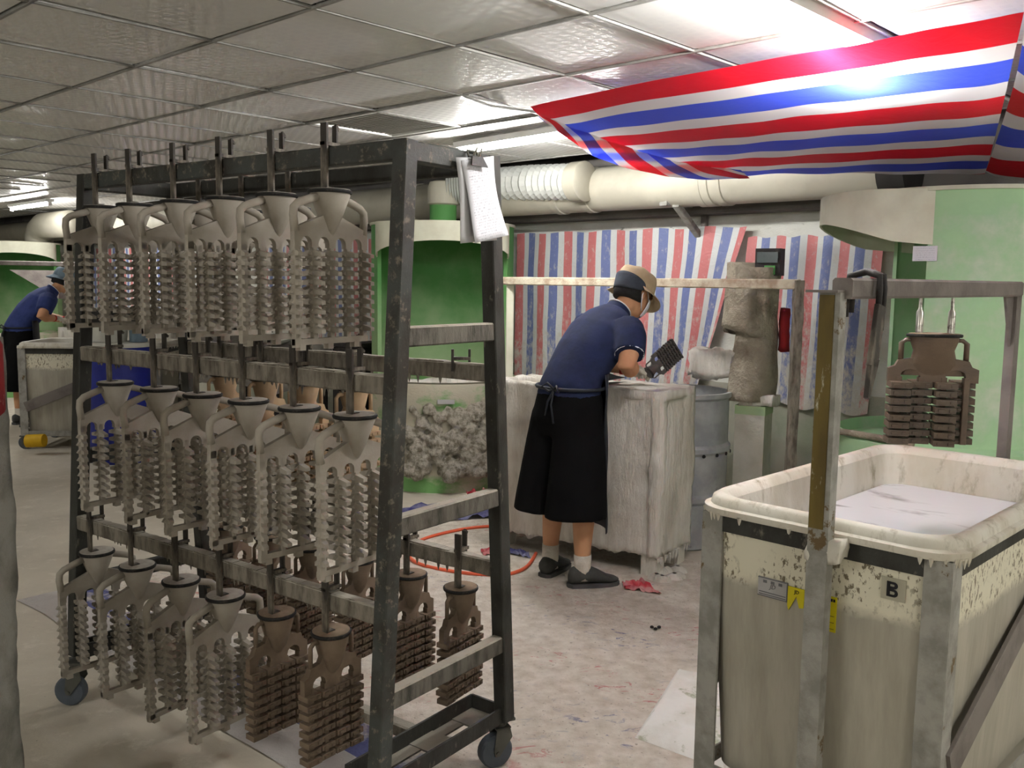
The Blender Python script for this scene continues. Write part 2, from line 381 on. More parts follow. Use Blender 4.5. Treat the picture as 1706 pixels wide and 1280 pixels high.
def tile_material():
    k = N('dotted_gypsum_tile'); sp = k.n('ShaderNodeSeparateXYZ'); k.l(k.co.outputs['Object'], sp.inputs[0])
    fx = k.math('FRACT', k.math('MULTIPLY', sp.outputs[0], 20.0)); 
    half = k.math('MULTIPLY', k.math('FLOOR', k.math('MULTIPLY', sp.outputs[0], 20.0)), .5)
    fy = k.math('FRACT', k.math('ADD', k.math('MULTIPLY', sp.outputs[1], 20.0), half))
    inx = k.math('MULTIPLY', k.math('GREATER_THAN', fx, .2), k.math('LESS_THAN', fx, .84))
    iny = k.math('MULTIPLY', k.math('GREATER_THAN', fy, .2), k.math('LESS_THAN', fy, .84))
    dot = k.math('MULTIPLY', inx, iny)
    k.base(k.mix(dot, lin((208, 207, 204)), lin((236, 235, 233))), k.ramp(dot, 0, 1, .6, .24), 0, .5)
    k.bump(dot, .12, .002)
    return k.m
M['tile'] = tile_material()
def slurry_material():
    k = N('white_slurry'); n = k.noise(1.6, 6, k.vec((1, 2.2, 1)), .6, 1.6)
    c = k.mix(k.ramp(n, .53, .64), lin((206, 207, 212)), lin((140, 138, 136)))
    k.base(c, .16, 0, .5); k.bump(k.noise(7, 3), .06, .01); return k.m
M['slurry'] = slurry_material()
def tub_side_material():
    """tub wall: clean plastic above is splashed with dried drops down to a ragged line, dull slurry film below"""
    k = N('splashed_tub_side'); sp = k.n('ShaderNodeSeparateXYZ'); k.l(k.co.outputs['Object'], sp.inputs[0])
    edge = k.math('ADD', sp.outputs[2], k.math('MULTIPLY', k.math('SUBTRACT', k.noise(14, 5), .5), .05))
    film = k.mix(k.ramp(k.noise(9, 6, k.vec((2, 2, .3)), .65), .35, .7), lin((172, 167, 153)), lin((148, 143, 129)))
    spot = k.ramp(k.noise(75, 3, k.vec((1, 1, .6)), .65), .53, .60)
    spot = k.math('MULTIPLY', spot, k.ramp(k.noise(9, 3), .38, .52)); clean = k.mix(spot, lin((214, 209, 188)), lin((116, 106, 86)))
    k.base(k.mix(k.ramp(edge, .672, .70), film, clean), .5, 0, .35); k.bump(k.noise(40, 6, k.vec((1, 1, .3))), .2, .005)
    return k.m
M['tub_side'] = tub_side_material()
def emit(name, col, s):
    m = bpy.data.materials.new(name); m.use_nodes = True; b = m.node_tree.nodes['Principled BSDF']
    b.inputs['Base Color'].default_value = (1, 1, 1, 1); b.inputs['Emission Color'].default_value = col; b.inputs['Emission Strength'].default_value = s
    return m
M['tube'] = emit('fluorescent_tube_glow', (1, .985, .955, 1), TUBE)
def project(P):
    d = V(P) - V((0, 0, EYE)); z = d.dot(_fw)
    return 853 + F * d.dot(_rt) / z, 640 - F * d.dot(_up) / z, z
def struct(name, mb, m, parent=None, smooth=False, base=None):
    o = single(name, mb, m, None, None, None, smooth, 'structure', base) if parent is None else obj(name, mb, m, parent, smooth)
    return o
# ================================================================== room shell
S0, S1, D0 = -16.0, 3.0, -4.0
CZ = 2.34
def slab(s0, s1, d0, d1, z0, z1):
    q = [W(s0, d0, 0), W(s1, d0, 0), W(s1, d1, 0), W(s0, d1, 0)]
    mb = MB(); mb.add([p + V((0, 0, z0)) for p in q] + [p + V((0, 0, z1)) for p in q], [(3, 2, 1, 0), (4, 5, 6, 7), (0, 1, 5, 4), (1, 2, 6, 5), (2, 3, 7, 6), (3, 0, 4, 7)])
    return mb
struct('floor', slab(S0, S1, D0, WALL + .2, -.1, 0), M['floor'], base=V((0, 0, 0)))
wb = struct('wall_back', slab(S0, S1, WALL, WALL + .2, 0, 2.62), M['wall'])
lw = slab(S0, S1, WALL - .015, WALL, 0, .86); lw.v = [p - wb.location for p in lw.v]; obj('lower_wall_band', lw, M['wall_low'], wb)
struct('wall_left', slab(S0 - .2, S0, D0, WALL + .2, 0, 2.62), M['wall'])
struct('wall_right', slab(S1, S1 + .2, D0, WALL + .2, 0, 2.62), M['wall'])
struct('wall_front', slab(S0, S1, D0 - .2, D0, 0, 2.62), M['wall'])
struct('trim_1', slab(S0, S1, WALL - .22, WALL, 1.95, CZ + .1), M['beam'])        # dark beam under the ceiling along the back wall
ceil = struct('ceiling', slab(S0, S1, D0, WALL + .2, 2.6, 2.7), M['plenum'], base=V((0, 0, 0)))
TS, TO = .602, V((-1.507, 3.744, 0)); TA = V((.7307, -.6827, 0)); TB = V((.6827, .7307, 0)); TYAW = math.atan2(TA.y, TA.x)
def tpos(i, j): return TO + TA * (j * TS) + TB * (i * TS)        # grid crossing: i counts towards the wall, j along it
tmb = MB(); hb = .293
tmb.add([(-hb, -hb, 0), (hb, -hb, 0), (hb, hb, 0), (-hb, hb, 0), (-hb + .006, -hb + .006, -.008), (hb - .006, -hb + .006, -.008), (hb - .006, hb - .006, -.008), (-hb + .006, hb - .006, -.008),
         (-hb, -hb, .008), (hb, -hb, .008), (hb, hb, .008), (-hb, hb, .008)],
        [(7, 6, 5, 4), (0, 1, 5, 4)[::-1], (1, 2, 6, 5)[::-1], (2, 3, 7, 6)[::-1], (3, 0, 4, 7)[::-1], (0, 8, 9, 1), (1, 9, 10, 2), (2, 10, 11, 3), (3, 11, 8, 0), (8, 11, 10, 9)])
tme = mesh_from('ceiling_tile', tmb, M['tile'])
slots = []
for i in range(-14, 5):
    for j in range(-30, 13):
        p = tpos(i + .5, j + .5); s_, d_ = p.dot(WA), p.dot(WN)
        if S0 < s_ < S1 and D0 < d_ < WALL - .2:
            px, py, z = project(p + V((0, 0, CZ)))
            slots.append((z > .5 and -150 < px < 1850 and -200 < py < 480, z if z > 0 else 99, i, j, p))
slots.sort(key=lambda t: (not t[0], t[1]))
VENT = (2, -1)
far = MB(); cnt = 0
for vis, z, i, j, p in slots:
    if (i, j) == VENT: continue
    if vis and cnt < 270:
        o = obj('ceiling_tile', tme, None, ceil); cnt += 1
        o.location = (p.x, p.y, CZ + random.uniform(-.002, .003)); o.rotation_euler = (random.gauss(0, .006), random.gauss(0, .006), TYAW)
        if (i, j) == (2, 1): o.rotation_euler = (-.085, .02, TYAW); o.location.z = CZ - .012
        if (i, j) == (3, 1): o.rotation_euler = (.03, .03, TYAW)
    else:
        R = Matrix.Rotation(TYAW, 3, 'Z'); far.add([R @ V(q) + p + V((0, 0, CZ)) for q in tmb.v], tmb.f)
o = obj('far_tile_field', far, M['tile'], ceil, kind='stuff')
for i in range(-13, 6):
    d_ = tpos(i, 0).dot(WN)
    if D0 < d_ < WALL - .1:
        mb = MB().beam(tpos(i, -24) + V((0, 0, CZ - .012)), tpos(i, 7) + V((0, 0, CZ - .012)), .012, .01); obj('grid_bar', mb, M['gridbar'], ceil)
for j in range(-24, 8):
    mb = MB().beam(tpos(-11, j) + V((0, 0, CZ - .011)), tpos(2.7, j) + V((0, 0, CZ - .011)), .012, .008); obj('grid_bar', mb, M['gridbar'], ceil)
# loose grid bar sagging from the dropped tile
a = tpos(2, 1) + V((0, 0, CZ - .01)); b = atz(905, 188, 2.255)
single('loose_grid_bar', MB().beam(a, a.lerp(b, .35) + V((0, 0, -.02)), .03, .006).beam(a.lerp(b, .35) + V((0, 0, -.02)), b, .03, .006), M['gridbar'],
       'bent metal ceiling strip dangling under the dropped tile towards the striped tarpaulin', 'metal strip')
# air vent
v = thing('ceiling_vent', 'square louvred air grille set into the tiled ceiling above the rack', 'vent', tpos(VENT[0] + .5, VENT[1] + .5) + V((0, 0, CZ)), TYAW)
mb = MB()
for a_, b_ in (((-.28, -.28), (.28, -.28)), ((.28, -.28), (.28, .28)), ((.28, .28), (-.28, .28)), ((-.28, .28), (-.28, -.28))):
    mb.beam((*a_, -.006), (*b_, -.006), .03, .014)
obj('frame', mb, M['lamp_body'], v)
obj('backing', MB().box((0, 0, .03), (.56, .56, .01)), M['plenum'], v)
sm = mesh_from('louvre', MB().box((0, 0, 0), (.53, .024, .003), Matrix.Rotation(.7, 3, 'X')), M['lamp_body'])
for k in range(17):
    o = obj('louvre', sm, None, v); o.location = (0, -.256 + k * .032, .004)
# ================================================================== lamps
LL = ['bare fluorescent tube lamp that runs in behind the edge of the bright striped tarpaulin',
      'bare fluorescent tube lamp beside the vent, partly hidden by the hanging striped tarpaulin',
      'small distant fluorescent tube lamp above the worker in the bucket hat',
      'unseen tube lamp added as fill over the aisle beside the camera', 'unseen tube lamp added as fill over the floor beyond the tub trolley', 'unseen tube lamp added as fill at the back of the aisle behind the camera', 'unseen tube lamp added over the far aisle']
for (a, b), lb in zip(LAMPS, LL):
    a, b = V(a), V(b); t = (b - a).normalized(); base = V((*a.lerp(b, .5).xy, CZ))
    L = thing('ceiling_lamp', lb, 'lamp', base, math.atan2(t.y, t.x), 'fluorescent lamps on the ceiling')
    h = (b - a).length / 2; z = a.z - CZ
    obj('housing', MB().prism([(-.045, .05), (.045, .05), (.036, .02), (-.036, .02)], lambda u, w_, q: V((q, u, z + w_)), h * 2 + .06), M['lamp_body'], L)
    for sgn in (-1, 1):
        obj('end_cap', MB().box((sgn * (h + .02), 0, z + .008), (.022, .034, .055)), M['lamp_body'], L)
    obj('tube', MB().tube([(-h, 0, z), (h, 0, z)], .014, 12), M['tube'], L, True)
# ================================================================== rack
RX, RY, RYAW, RL, RWT, RWB, RH, RZ2, RZ1, RZB = -.771, 2.9004, -.6332, 1.5376, .3875, .5951, 1.8464, 1.2609, .6711, .1691
def rw(z): return RWB + (RWT - RWB) * (z - RZB) / (RH - RZB)
rack = thing('drying_rack', 'dark steel drying rack on casters, hung with cast pieces', 'rack', (RX, RY, 0), RYAW)
HL = RL / 2 - .025
def rp(x, side, z): return V((x, side * (rw(z) / 2 - .025), z))
for sx in (-1, 1):
    for sy in (-1, 1):
        p0, p1 = rp(sx * HL, sy, RZB), rp(sx * HL, sy, RH)
        obj('post', MB().beam(p0, p1, .046, .046, (1, 0, 0), ch=.003), M['steel_blue'] if (sx > 0 and sy < 0) else M['steel'], rack)
        c = p0.copy(); cs = thing('caster', None, None); cs.parent = rack; cs.location = (c.x - sx * .03, c.y + .02 * sy, 0)
        a = random.uniform(-.3, .3) + (.5 if sx < 0 else 1.1); cs.rotation_euler.z = a
        mb = MB().box((0, 0, .157), (.075, .06, .008)).tube([(0, 0, .152), (0, 0, .13)], .018, 10)
        for q in (-.024, .024): mb.prism([(-.022, .132), (.022, .132), (.03, .1), (-.012, .043), (-.026, .043), (-.03, .06)], lambda u, w_, h, q=q: V((u, q + h, w_)), .004)
        mb.box((0, 0, .131), (.05, .052, .004)).tube([(-.018, -.03, .054), (-.018, .03, .054)], .006, 8)
        obj('fork', mb, M['caster'], cs)
        obj('wheel', MB().lathe([(.02, -.019), (.048, -.019), (.054, -.012), (.054, .012), (.048, .019), (.02, .019)], 24, (-.018, 0, .054), (0, 1, 0)), M['rubber'], cs, 30)
def rail(z, side, m, cr):
    y = side * (rw(z) / 2 - .02)
    mb = MB().beam((-HL + .02, y, z - .024), (HL - .02, y, z - .024), .034, .05, seg=60 if cr else 1, jit=.0015 if cr else 0)
    if cr:   # plaster caked along the top and hanging as drips under it
        for k in range(70):
            x = -HL + .05 + k * (2 * HL - .25) / 69
            mb.box((x, y + random.uniform(-.001, .001), z + random.uniform(-.004, -.002)), (random.uniform(.02, .05), .031, random.uniform(.006, .012)), Matrix.Rotation(random.uniform(-.03, .03), 3, 'Z'))
            if random.random() < .35: mb.lathe([(.006, 0), (.004, -.012), (.001, -random.uniform(.016, .034))], 5, (x, y - .012 * side * -1 * -1, z - .045))
    return obj('rail', mb, m, rack)
rail(RH, -1, M['steel_blue'], False); rail(RH, 1, M['steel'], False)
rail(RZ2, -1, M['crusted'], True); rail(RZ2, 1, M['crusted'], True)
rail(RZ1, -1, M['crusted'], True); rail(RZ1, 1, M['crusted'], True)
for sx in (-1, 1):
    for z, m in ((RH, M['steel_blue'] if sx > 0 else M['steel']), (1.385, M['crust_dark']), (.90, M['crust_dark']), (.445, M['crust_dark'])):
        if sx < 0 and z != RH: m = M['steel']
        y = rw(z) / 2 - .03
        obj('cross_bar', MB().beam((sx * HL, -y, z - .026), (sx * HL, y, z - .026), .036, .052), m, rack)
    y = RWB / 2 - .03; z = RZB + .02       # angle-iron tray between the casters
    obj('tray_bar', MB().beam((sx * (HL + .005), -y, z), (sx * (HL + .005), y, z), .008, .05), M['steel'], rack)
    tw_ = .125 if sx > 0 else .045
    obj('tray_bar', MB().beam((sx * (HL - tw_), -y, z), (sx * (HL - tw_), y, z), .008, .05), M['steel'], rack)
    obj('tray_floor', MB().box((sx * (HL - .02), 0, z - .023), (.05, 2 * y, .006)), M['crust_dark'], rack)
    if sx > 0: obj('tray_floor', MB().box((HL - .1, 0, z - .023), (.045, 2 * y, .006)).box((HL - .06, y * .1, z - .02), (.13, .1, .006)).box((HL - .06, y * .85, z - .02), (.13, .12, .006)), M['crust_dark'], rack)
    for q in (-1, 1): obj('tray_end', MB().box((sx * (HL - tw_ / 2), q * y, z), (tw_, .008, .05)), M['steel'], rack)
obj('base_bar', MB().beam((-HL + .05, .02, RZB + .01), (HL - .13, .02, RZB + .01), .04, .04), M['crusted'], rack)
RMAT = Matrix.Translation((RX, RY, 0)) @ Matrix.Rotation(RYAW, 4, 'Z')
# ================================================================== cast trees
def hook_mb(tall=.06, drop=.115):
    mb = MB().box((-.0245, -.006, (tall - drop) / 2 - .002), (.007, .022, tall + drop))
    mb.box((.025, .004, tall * .3), (.007, .016, tall * 1.3)).box((0, -.002, .0055), (.056, .018, .009))
    if drop > .1: mb.box((.034, .006, tall * .88), (.018, .007, .007), Matrix.Rotation(.7, 3, 'Y'))
    if drop > .1: mb.box((-.013, -.006, -drop + .004), (.026, .022, .008))
    return mb
def lid_parts(root, r, z, m):
    o = obj('lid', MB().lathe([(r * .3, z + .006), (r * .93, z + .003), (r * .93, z - .002), (r * .3, z - .004)], 24), m, root, 30)
    obj('lid_rim', MB().lathe([(r * .92, z + .002), (r, z + .001), (r * 1.02, z - .003), (r * .99, z - .008), (r * .88, z - .008), (r * .9, z - .002)], 24, cap=False), M['lid_rim'], o, 30)
LID = -.115
def white_tree():
    t = thing('casting_tree', '', 'casting')
    obj('hook', hook_mb(), M['hook'], t)
    lid_parts(t, .058, LID, M['lid_white'])
    obj('pouring_cup', MB().lathe([(.03, LID - .003), (.053, LID - .004), (.053, LID - .014), (.032, LID - .07), (.016, LID - .105), (.004, LID - .122)], 24), M['shell'], t, 50)
    for s in (-1, 1):
        obj('handle', MB().tube([(s * .045, 0, LID - .018), (s * .085, 0, LID - .030), (s * .114, 0, LID - .040), (s * .128, 0, LID - .052), (s * .130, 0, LID - .072), (s * .125, 0, LID - .112)], [(.011, .011)] * 6, 10), M['shell'], t, True)
    # shoulder plate with arched lower edge
    xs = [-.124, -.062, 0, .062, .124]; zb, za = LID - .152, LID - .136
    poly = [(.134, zb), (.134, LID - .104), (.03, LID - .066), (-.03, LID - .066), (-.134, LID - .104), (-.134, zb)]
    for k in range(4):
        xm = (xs[k] + xs[k + 1]) / 2; poly.append((xm - .019, zb))
        poly += [(xm - .019 * math.cos(PI * q / 6), za - .004 + .017 * math.sin(PI * q / 6)) for q in range(7)]; poly.append((xm + .019, zb))
    obj('shoulder_plate', MB().prism(poly, lambda u, w_, h: V((u, h, w_)), .016), M['shell'], t, 40)
    for k, x in enumerate(xs):
        mb = MB(); end = LID - .40
        wd = .016 if k else .022
        mb.beam((x, 0, zb + .02), (x, 0, end + (.0 if k else -.012)), wd, .016, (0, 1, 0))
        for r in range(9):
            z = zb - .014 - r * .0252
            for s in (-1, 1):
                ln = .036 if k else .018
                a, b = .0092, .0085
                mb.add([(x - a, s * .006, z - b), (x + a, s * .006, z - b), (x + a, s * .006, z + b), (x - a, s * .006, z + b),
                        (x - a * .8, s * ln, z - b * .8 - .002), (x + a * .8, s * ln, z - b * .8 - .002), (x + a * .8, s * ln, z + b * .35 - .002), (x - a * .8, s * ln, z + b * .35 - .002)],
                       [(0, 1, 5, 4), (1, 2, 6, 5), (2, 3, 7, 6), (3, 0, 4, 7), (4, 5, 6, 7)])
                if (k or s < 0) and not (k == 4 and s > 0 and False):
                    x0 = x + s * wd / 2; mb.add([(x0, -.006, z + .007), (x0, .006, z + .007), (x0 + s * .010, .004, z - .003), (x0 + s * .010, -.004, z - .003), (x0, .006, z - .008), (x0, -.006, z - .008)], [(0, 1, 2, 3), (3, 2, 4, 5), (0, 3, 5), (1, 4, 2)])
        obj('toothed_runner', mb, M['shell'], t)
    mb = MB().box((0, 0, LID - .398), (.27, .016, .016))
    for x in (-.11, -.01, .09): mb.box((x, 0, LID - .412), (.02, .018, .016))
    obj('bottom_bar', mb, M['shell'], t)
    return t
def brown_tree(m, lidm, sc_=1.0, hook='hook', lid=LID, jar=False):
    t = thing('casting_tree', '', 'casting')
    if hook == 'hook': obj('hook', hook_mb(), M['hook'], t)
    s_ = sc_; z0 = lid
    lid_parts(t, .054 * s_, z0, lidm)
    cup = MB().lathe([(.03 * s_, z0 - .003), (.048 * s_, z0 - .004), (.047 * s_, z0 - .02 * s_), (.037 * s_, z0 - .06 * s_), (.026 * s_, z0 - .095 * s_), (.012 * s_, z0 - .115 * s_)], 24)
    if jar: cup = MB().loft([[V((s_ * rx * math.cos(a), s_ * ry * math.sin(a), z0 - s_ * dz)) for a in [2 * PI * q / 24 for q in range(24)]] for dz, rx, ry in ((.004, .056, .03), (.02, .054, .03), (.05, .046, .024), (.075, .05, .02), (.10, .066, .012), (.13, .07, .009))])
    obj('pouring_cup', cup, m, t, 50)
    for q in (-1, 1):
        obj('handle', MB().tube([(q * .042 * s_, 0, z0 - .018 * s_), (q * .062 * s_, 0, z0 - .018 * s_), (q * .072 * s_, 0, z0 - .028 * s_), (q * .072 * s_, 0, z0 - .085 * s_)], .0065 * s_, 8), m, t, True)
    zb = z0 - .15 * s_
    poly = [(.10, -.15), (.10, -.108), (.085, -.1), (.078, -.082), (.045, -.075), (.032, -.05), (-.032, -.05), (-.045, -.075), (-.078, -.082), (-.085, -.1), (-.10, -.108), (-.10, -.15)]
    for c_ in (-.05, .05):
        poly += [(c_ - .022, -.15)] + [(c_ - .022 * math.cos(PI * q / 6), -.13 + .02 * math.sin(PI * q / 6)) for q in range(7)] + [(c_ + .022, -.15)]
    poly = [(u * s_, z0 + w_ * s_) for u, w_ in poly]
    obj('shoulder_plate', MB().prism(poly, lambda u, w_, h: V((u, h, w_)), .018 * s_), m, t, 40)
    mb = MB()
    for x in (-.075, -.025, .025, .075): mb.beam((x * s_, 0, zb + .015), (x * s_, 0, z0 - .345 * s_), .014 * s_, .02 * s_)
    obj('runner_bars', mb, m, t)
    bm_ = MB().box((0, 0, 0), (.0455 if jar else .046 * s_, .062 if jar else .038 * s_, .0185 if jar else .0150 * s_)).box((-.01 * s_, -.032 if jar else -.020 * s_, 0), (.012 * s_, .005, .008 * s_)).box((.012 * s_, -.032 if jar else -.020 * s_, 0), (.008 * s_, .004, .008 * s_)).box((-.01 * s_, .020 * s_, 0), (.012 * s_, .005, .008 * s_))
    me = mesh_from('cast_bar', bm_, m)
    for c_ in range(4):
        for r in range(8):
            o = obj('cast_bar', me, None, t); o.location = ((-.075 + .05 * c_) * s_, random.uniform(-.003, .003) + ((-.012, .010, -.014, .032)[c_] if jar else 0), zb - .008 - r * .0255 * s_)
            o.rotation_euler = (random.uniform(-.04, .04), 0, 0)
    return t
def on_rail(z, side, px):
    y = side * (rw(z) / 2 - .02); lo, hi = -HL, HL
    for _ in range(40):
        m_ = (lo + hi) / 2
        if project(RMAT @ V((m_, y, z)))[0] < px: lo = m_
        else: hi = m_
    return RMAT @ V((lo, y, z))
protos = {}
def hang(kind, z, side, pxs, label, group):
    for k, px in enumerate(pxs):
        if kind not in protos:
            protos[kind] = o = white_tree() if kind == 'w' else brown_tree(M['shell_brown'] if kind == 'b' else M['shell_tan'], M['lid_brown'])
        else: o = copy_tree(protos[kind])
        o.location = on_rail(z, side, px) + V((0, 0, .004)); o.rotation_euler.z = RYAW + PI / 2 + random.uniform(-.10, .10)
        n = len(pxs)
        tag(o, label[k] if isinstance(label, list) else label, 'casting', group)
ORD = ['sixth', 'fifth', 'fourth', 'third', 'second', 'first']
hang('w', RH, -1, (167, 223, 298, 374, 460, 549), ['white toothed casting tree hanging %s from the papered rack end on the topmost near rail' % q for q in ORD], 'white casting trees on the top rail')
hang('w', RZ2, -1, (190, 264, 336, 413, 498, 591), ['white toothed casting tree hanging %s from the papered rack end on the middle near rail' % q for q in ORD], 'white casting trees on the middle rail')
hang('w', RZ1, -1, (159, 227, 300, 374), ['white toothed casting tree on the lowest near rail, %s from its brown neighbours' % q for q in ('fourth', 'third', 'second', 'first')], 'white casting trees on the lowest rail')
hang('b', RZ1, -1, (460, 551), ['brown barred casting tree on the lowest near rail, beside the white ones', 'brown barred casting tree at the thick post end of the lowest near rail'], 'brown casting trees on the lowest rail')
hang('w', RH, 1, (338, 410, 488), ['white casting tree half hidden on the far top rail, %s from the thick post' % q for q in ('third', 'second', 'first')], 'white casting trees on the far top rail')
hang('t', RZ2, 1, (374, 441, 508, 589), ['tan barred casting tree half hidden on the far middle rail, %s from the thick post' % q for q in ORD[2:]], 'tan casting trees on the far middle rail')
hang('b', RZ1, 1, (381, 447, 517, 596), ['brown barred casting tree on the far lowest rail, %s behind the thick post' % q for q in ORD[2:]], 'brown casting trees on the far lowest rail')
hang('b', RZ1, 1, (684,), ['brown barred casting tree on the far lowest rail, half covered by the thick post'], 'brown casting trees on the far lowest rail')
hang('b', RZ1, 1, (768,), ['brown barred casting tree alone at the caster end of the far lowest rail'], 'brown casting trees on the far lowest rail')
h = hook_mb(.035, .03); h.v = [p + on_rail(RZ2, 1, 768) + V((0, 0, .004)) for p in h.v]
h.v = [p + V((0, 0, .003)) for p in h.v]
single('empty_hook', h, M['hook'], 'empty steel hook left on the far middle rail near the papers', 'hook')
h = hook_mb(.05, .05); h.v = [p + on_rail(RH, 1, 632) + V((0, 0, .004)) for p in h.v]
# papers and clip on the end bar of the rack
clp = RMAT @ V((HL + .022, .065, RH - .03))
def sheet(name, c, du, ln, wd, lean, m, curl, label):
    ex = RMAT.to_3x3() @ V((0, 1, 0)); nx = RMAT.to_3x3() @ V((1, 0, 0))
    ex = (ex * .92 - nx * -.38).normalized() if False else ex
    dn = (V((0, 0, -1)) + ex * lean).normalized(); sd = (ex - dn * ex.dot(dn)).normalized()
    mb = MB()
    mb.grid(lambda u, t: c + nx * du + sd * (u - .5) * wd + dn * (t * ln) + nx * (curl * t * t + .006 * math.sin(u * 3 + t * 4)), 6, 12, lambda u, t: (u, 1 - t))
    o = single(name, mb, m, label, 'paper', 'order sheets clipped to the rack', True, base=c)
    s = o.modifiers.new('t', 'SOLIDIFY'); s.thickness = .0008
    return o
sheet('order_sheet', clp + V((0, 0, .012)), .006, .222, .150, .10, M['paper_plain'], .004, 'plain sheet hanging under the handwritten one on the rack end')
sheet('order_sheet', clp + (RMAT.to_3x3() @ V((0, .012, .012))), .010, .217, .140, .20, M['paper'], .02, 'handwritten white sheet clipped to the dark rack end')
c = thing('bulldog_clip', 'black bulldog clip holding the papers on the rack end', 'clip', clp + (RMAT.to_3x3() @ V((.006, 0, 0))), RYAW)
obj('jaw', MB().prism([(-.035, -.012), (.035, -.012), (.022, .014), (-.022, .014)], lambda u, w_, h: V((.018 + h - w_ * .3, u, w_)), .003).prism([(-.035, -.012), (.035, -.012), (.022, .014), (-.022, .014)], lambda u, w_, h: V((-.004 + h + w_ * .3, u, w_)), .003), M['black_iron'], c)
obj('lever', MB().tube([(.008, -.012, .012), (.02, -.01, .035), (.02, .01, .035), (.008, .012, .012)], .003, 6).tube([(0, -.02, .012), (-.006, -.02, .03), (-.006, .02, .03), (0, .02, .012)], .003, 6), M['chrome'], c)
# ================================================================== wall dressing: curtains, duct, bracket
def curtain(name, label, top, bot, z0, z1, n_st, ph, d, amp=.02, nu=70, fold=9.0, sweep=True):
    """striped sheet hung along the back wall. top, bot: (s0, s1) along the wall at its two edges"""
    def fn(u, t):
        k = u ** 6 if sweep else u
        s = top[0] + (top[1] - top[0]) * u + ((bot[0] - top[0]) * (1 - k) + (bot[1] - top[1]) * k) * (1 - t)
        z = z0 + (z1 - z0) * t + (.007 * math.sin(u * 31) * t) + .02 * math.sin(u * 17 + 2) * (1 - t)
        dd = d + amp * math.sin(u * fold * 6.28 * .5 + ph * 5) * (1.1 - .5 * t) + .014 * noise.noise(V((s * 4, z * 3, ph)))
        return W(s, dd, z)
    mb = MB().grid(fn, nu, 26, lambda u, t: (u * n_st + ph, t))
    return single(name, mb, M['curtain'], label, 'tarpaulin', 'striped tarpaulins hung along the back wall', True)
def sw(px, d=WALL - .1): return atw(px, 480, d).dot(WA)
ct = WALL - .09
curtain('tarpaulin_curtain', 'worn striped tarpaulin hung behind the worker in the khaki cap, swept aside at one edge', (sw(858), sw(1238)), (sw(856), sw(1148)), .55, 1.87, 8.2, .02, ct)
curtain('tarpaulin_curtain', 'worn striped tarpaulin hung behind the cloth-wrapped mixer, next to the green machine', (sw(1236), sw(1464)), (sw(1226), sw(1452)), .76, 1.80, 4.3, .0, ct + .035, .012, sweep=False)
curtain('tarpaulin_curtain', 'striped tarpaulin seen through the rack, hung beyond the covered trolley', (sw(430), sw(640)), (sw(430), sw(640)), .7, 1.87, 11, .3, ct)
curtain('tarpaulin_curtain', 'striped tarpaulin seen through the rack, hung beyond the distant slurry box', (sw(150), sw(360)), (sw(150), sw(360)), .7, 1.87, 16, .1, ct)
# main duct
DZ, DD, DR = 2.125, 4.97, .145
s_a, s_b = -15.9, sw(1488, DD)
du = thing('duct', 'long ivory plastic pipe running under the ceiling along the back wall', 'pipe', W((s_a + s_b) / 2, DD, DZ), TYAW)
L2 = (s_b - s_a) / 2
obj('pipe', MB().tube([(-L2, 0, 0), (L2, 0, 0)], DR, 32), M['pvc'], du, 40)
for px in (935, 985, 1172, 1185, 1205, 700, 560):
    x = sw(px, DD) - (s_a + s_b) / 2
    obj('collar', MB().lathe([(DR, -.03), (DR + .008, -.026), (DR + .008, .026), (DR, .03)], 32, (x, 0, 0), (1, 0, 0), cap=False), M['pvc'], du, 40)
obj('end_collar', MB().lathe([(DR - .01, -.09), (DR + .014, -.09), (DR + .014, .05), (DR - .01, .05)], 32, (L2 + .02, 0, 0), (1, 0, 0)), M['duct_dark'], du, 40)
# flexible hose from the sander's stack to the duct
p0 = V((-.5, 6.93, 2.19)); p1 = W(sw(800, 4.86), 4.90, 2.21); p2 = W(sw(880, 4.80), 4.82, 2.19); p3 = W(sw(962, 4.8), 4.80, 2.165)
mb = MB(); path = []; rad = []
ks = [p0.lerp(p1, t) for t in (0, .5)] + [p1, p2, p3]
import bisect
N_ = 30
for i in range(N_ * 2 + 1):
    t = i / (2 * N_) * (len(ks) - 1); k = min(int(t), len(ks) - 2); path.append(ks[k].lerp(ks[k + 1], t - k)); rad.append(.122 if i % 2 else .098)
mb.tube(path, rad, 20)
obj('flexible_hose', mb, M['hose_white'], du, world=True, label='white corrugated hose')
obj('hose_collar', MB().lathe([(.118, -.05), (.132, -.045), (.132, .05), (.12, .06)], 28, p3, WA), M['pvc'], du, 40, world=True)
# steel bracket under the duct
q = atw(1172, 385, WALL - .04); s_q = q.dot(WA)
bk = thing('wall_bracket', 'grey steel angle bracket under the ivory pipe on the back wall', 'bracket', W(s_q, WALL - .03, 1.78), TYAW)
obj('upright', MB().beam((0, 0, 0), (0, 0, .17), .04, .04), M['grey_arm'], bk)
e = atw(1112, 338, 4.9); e_l = bk.matrix_basis.inverted() @ e
obj('strut', MB().beam((-.01, -.02, .02), (e_l.x + .05, e_l.y + .02, e_l.z - .01), .045, .04), M['frame'], bk)
obj('shelf_arm', MB().beam((e_l.x - .02, e_l.y - .02, e_l.z), (.0, -.16, e_l.z + .0), .06, .035), M['frame'], bk)
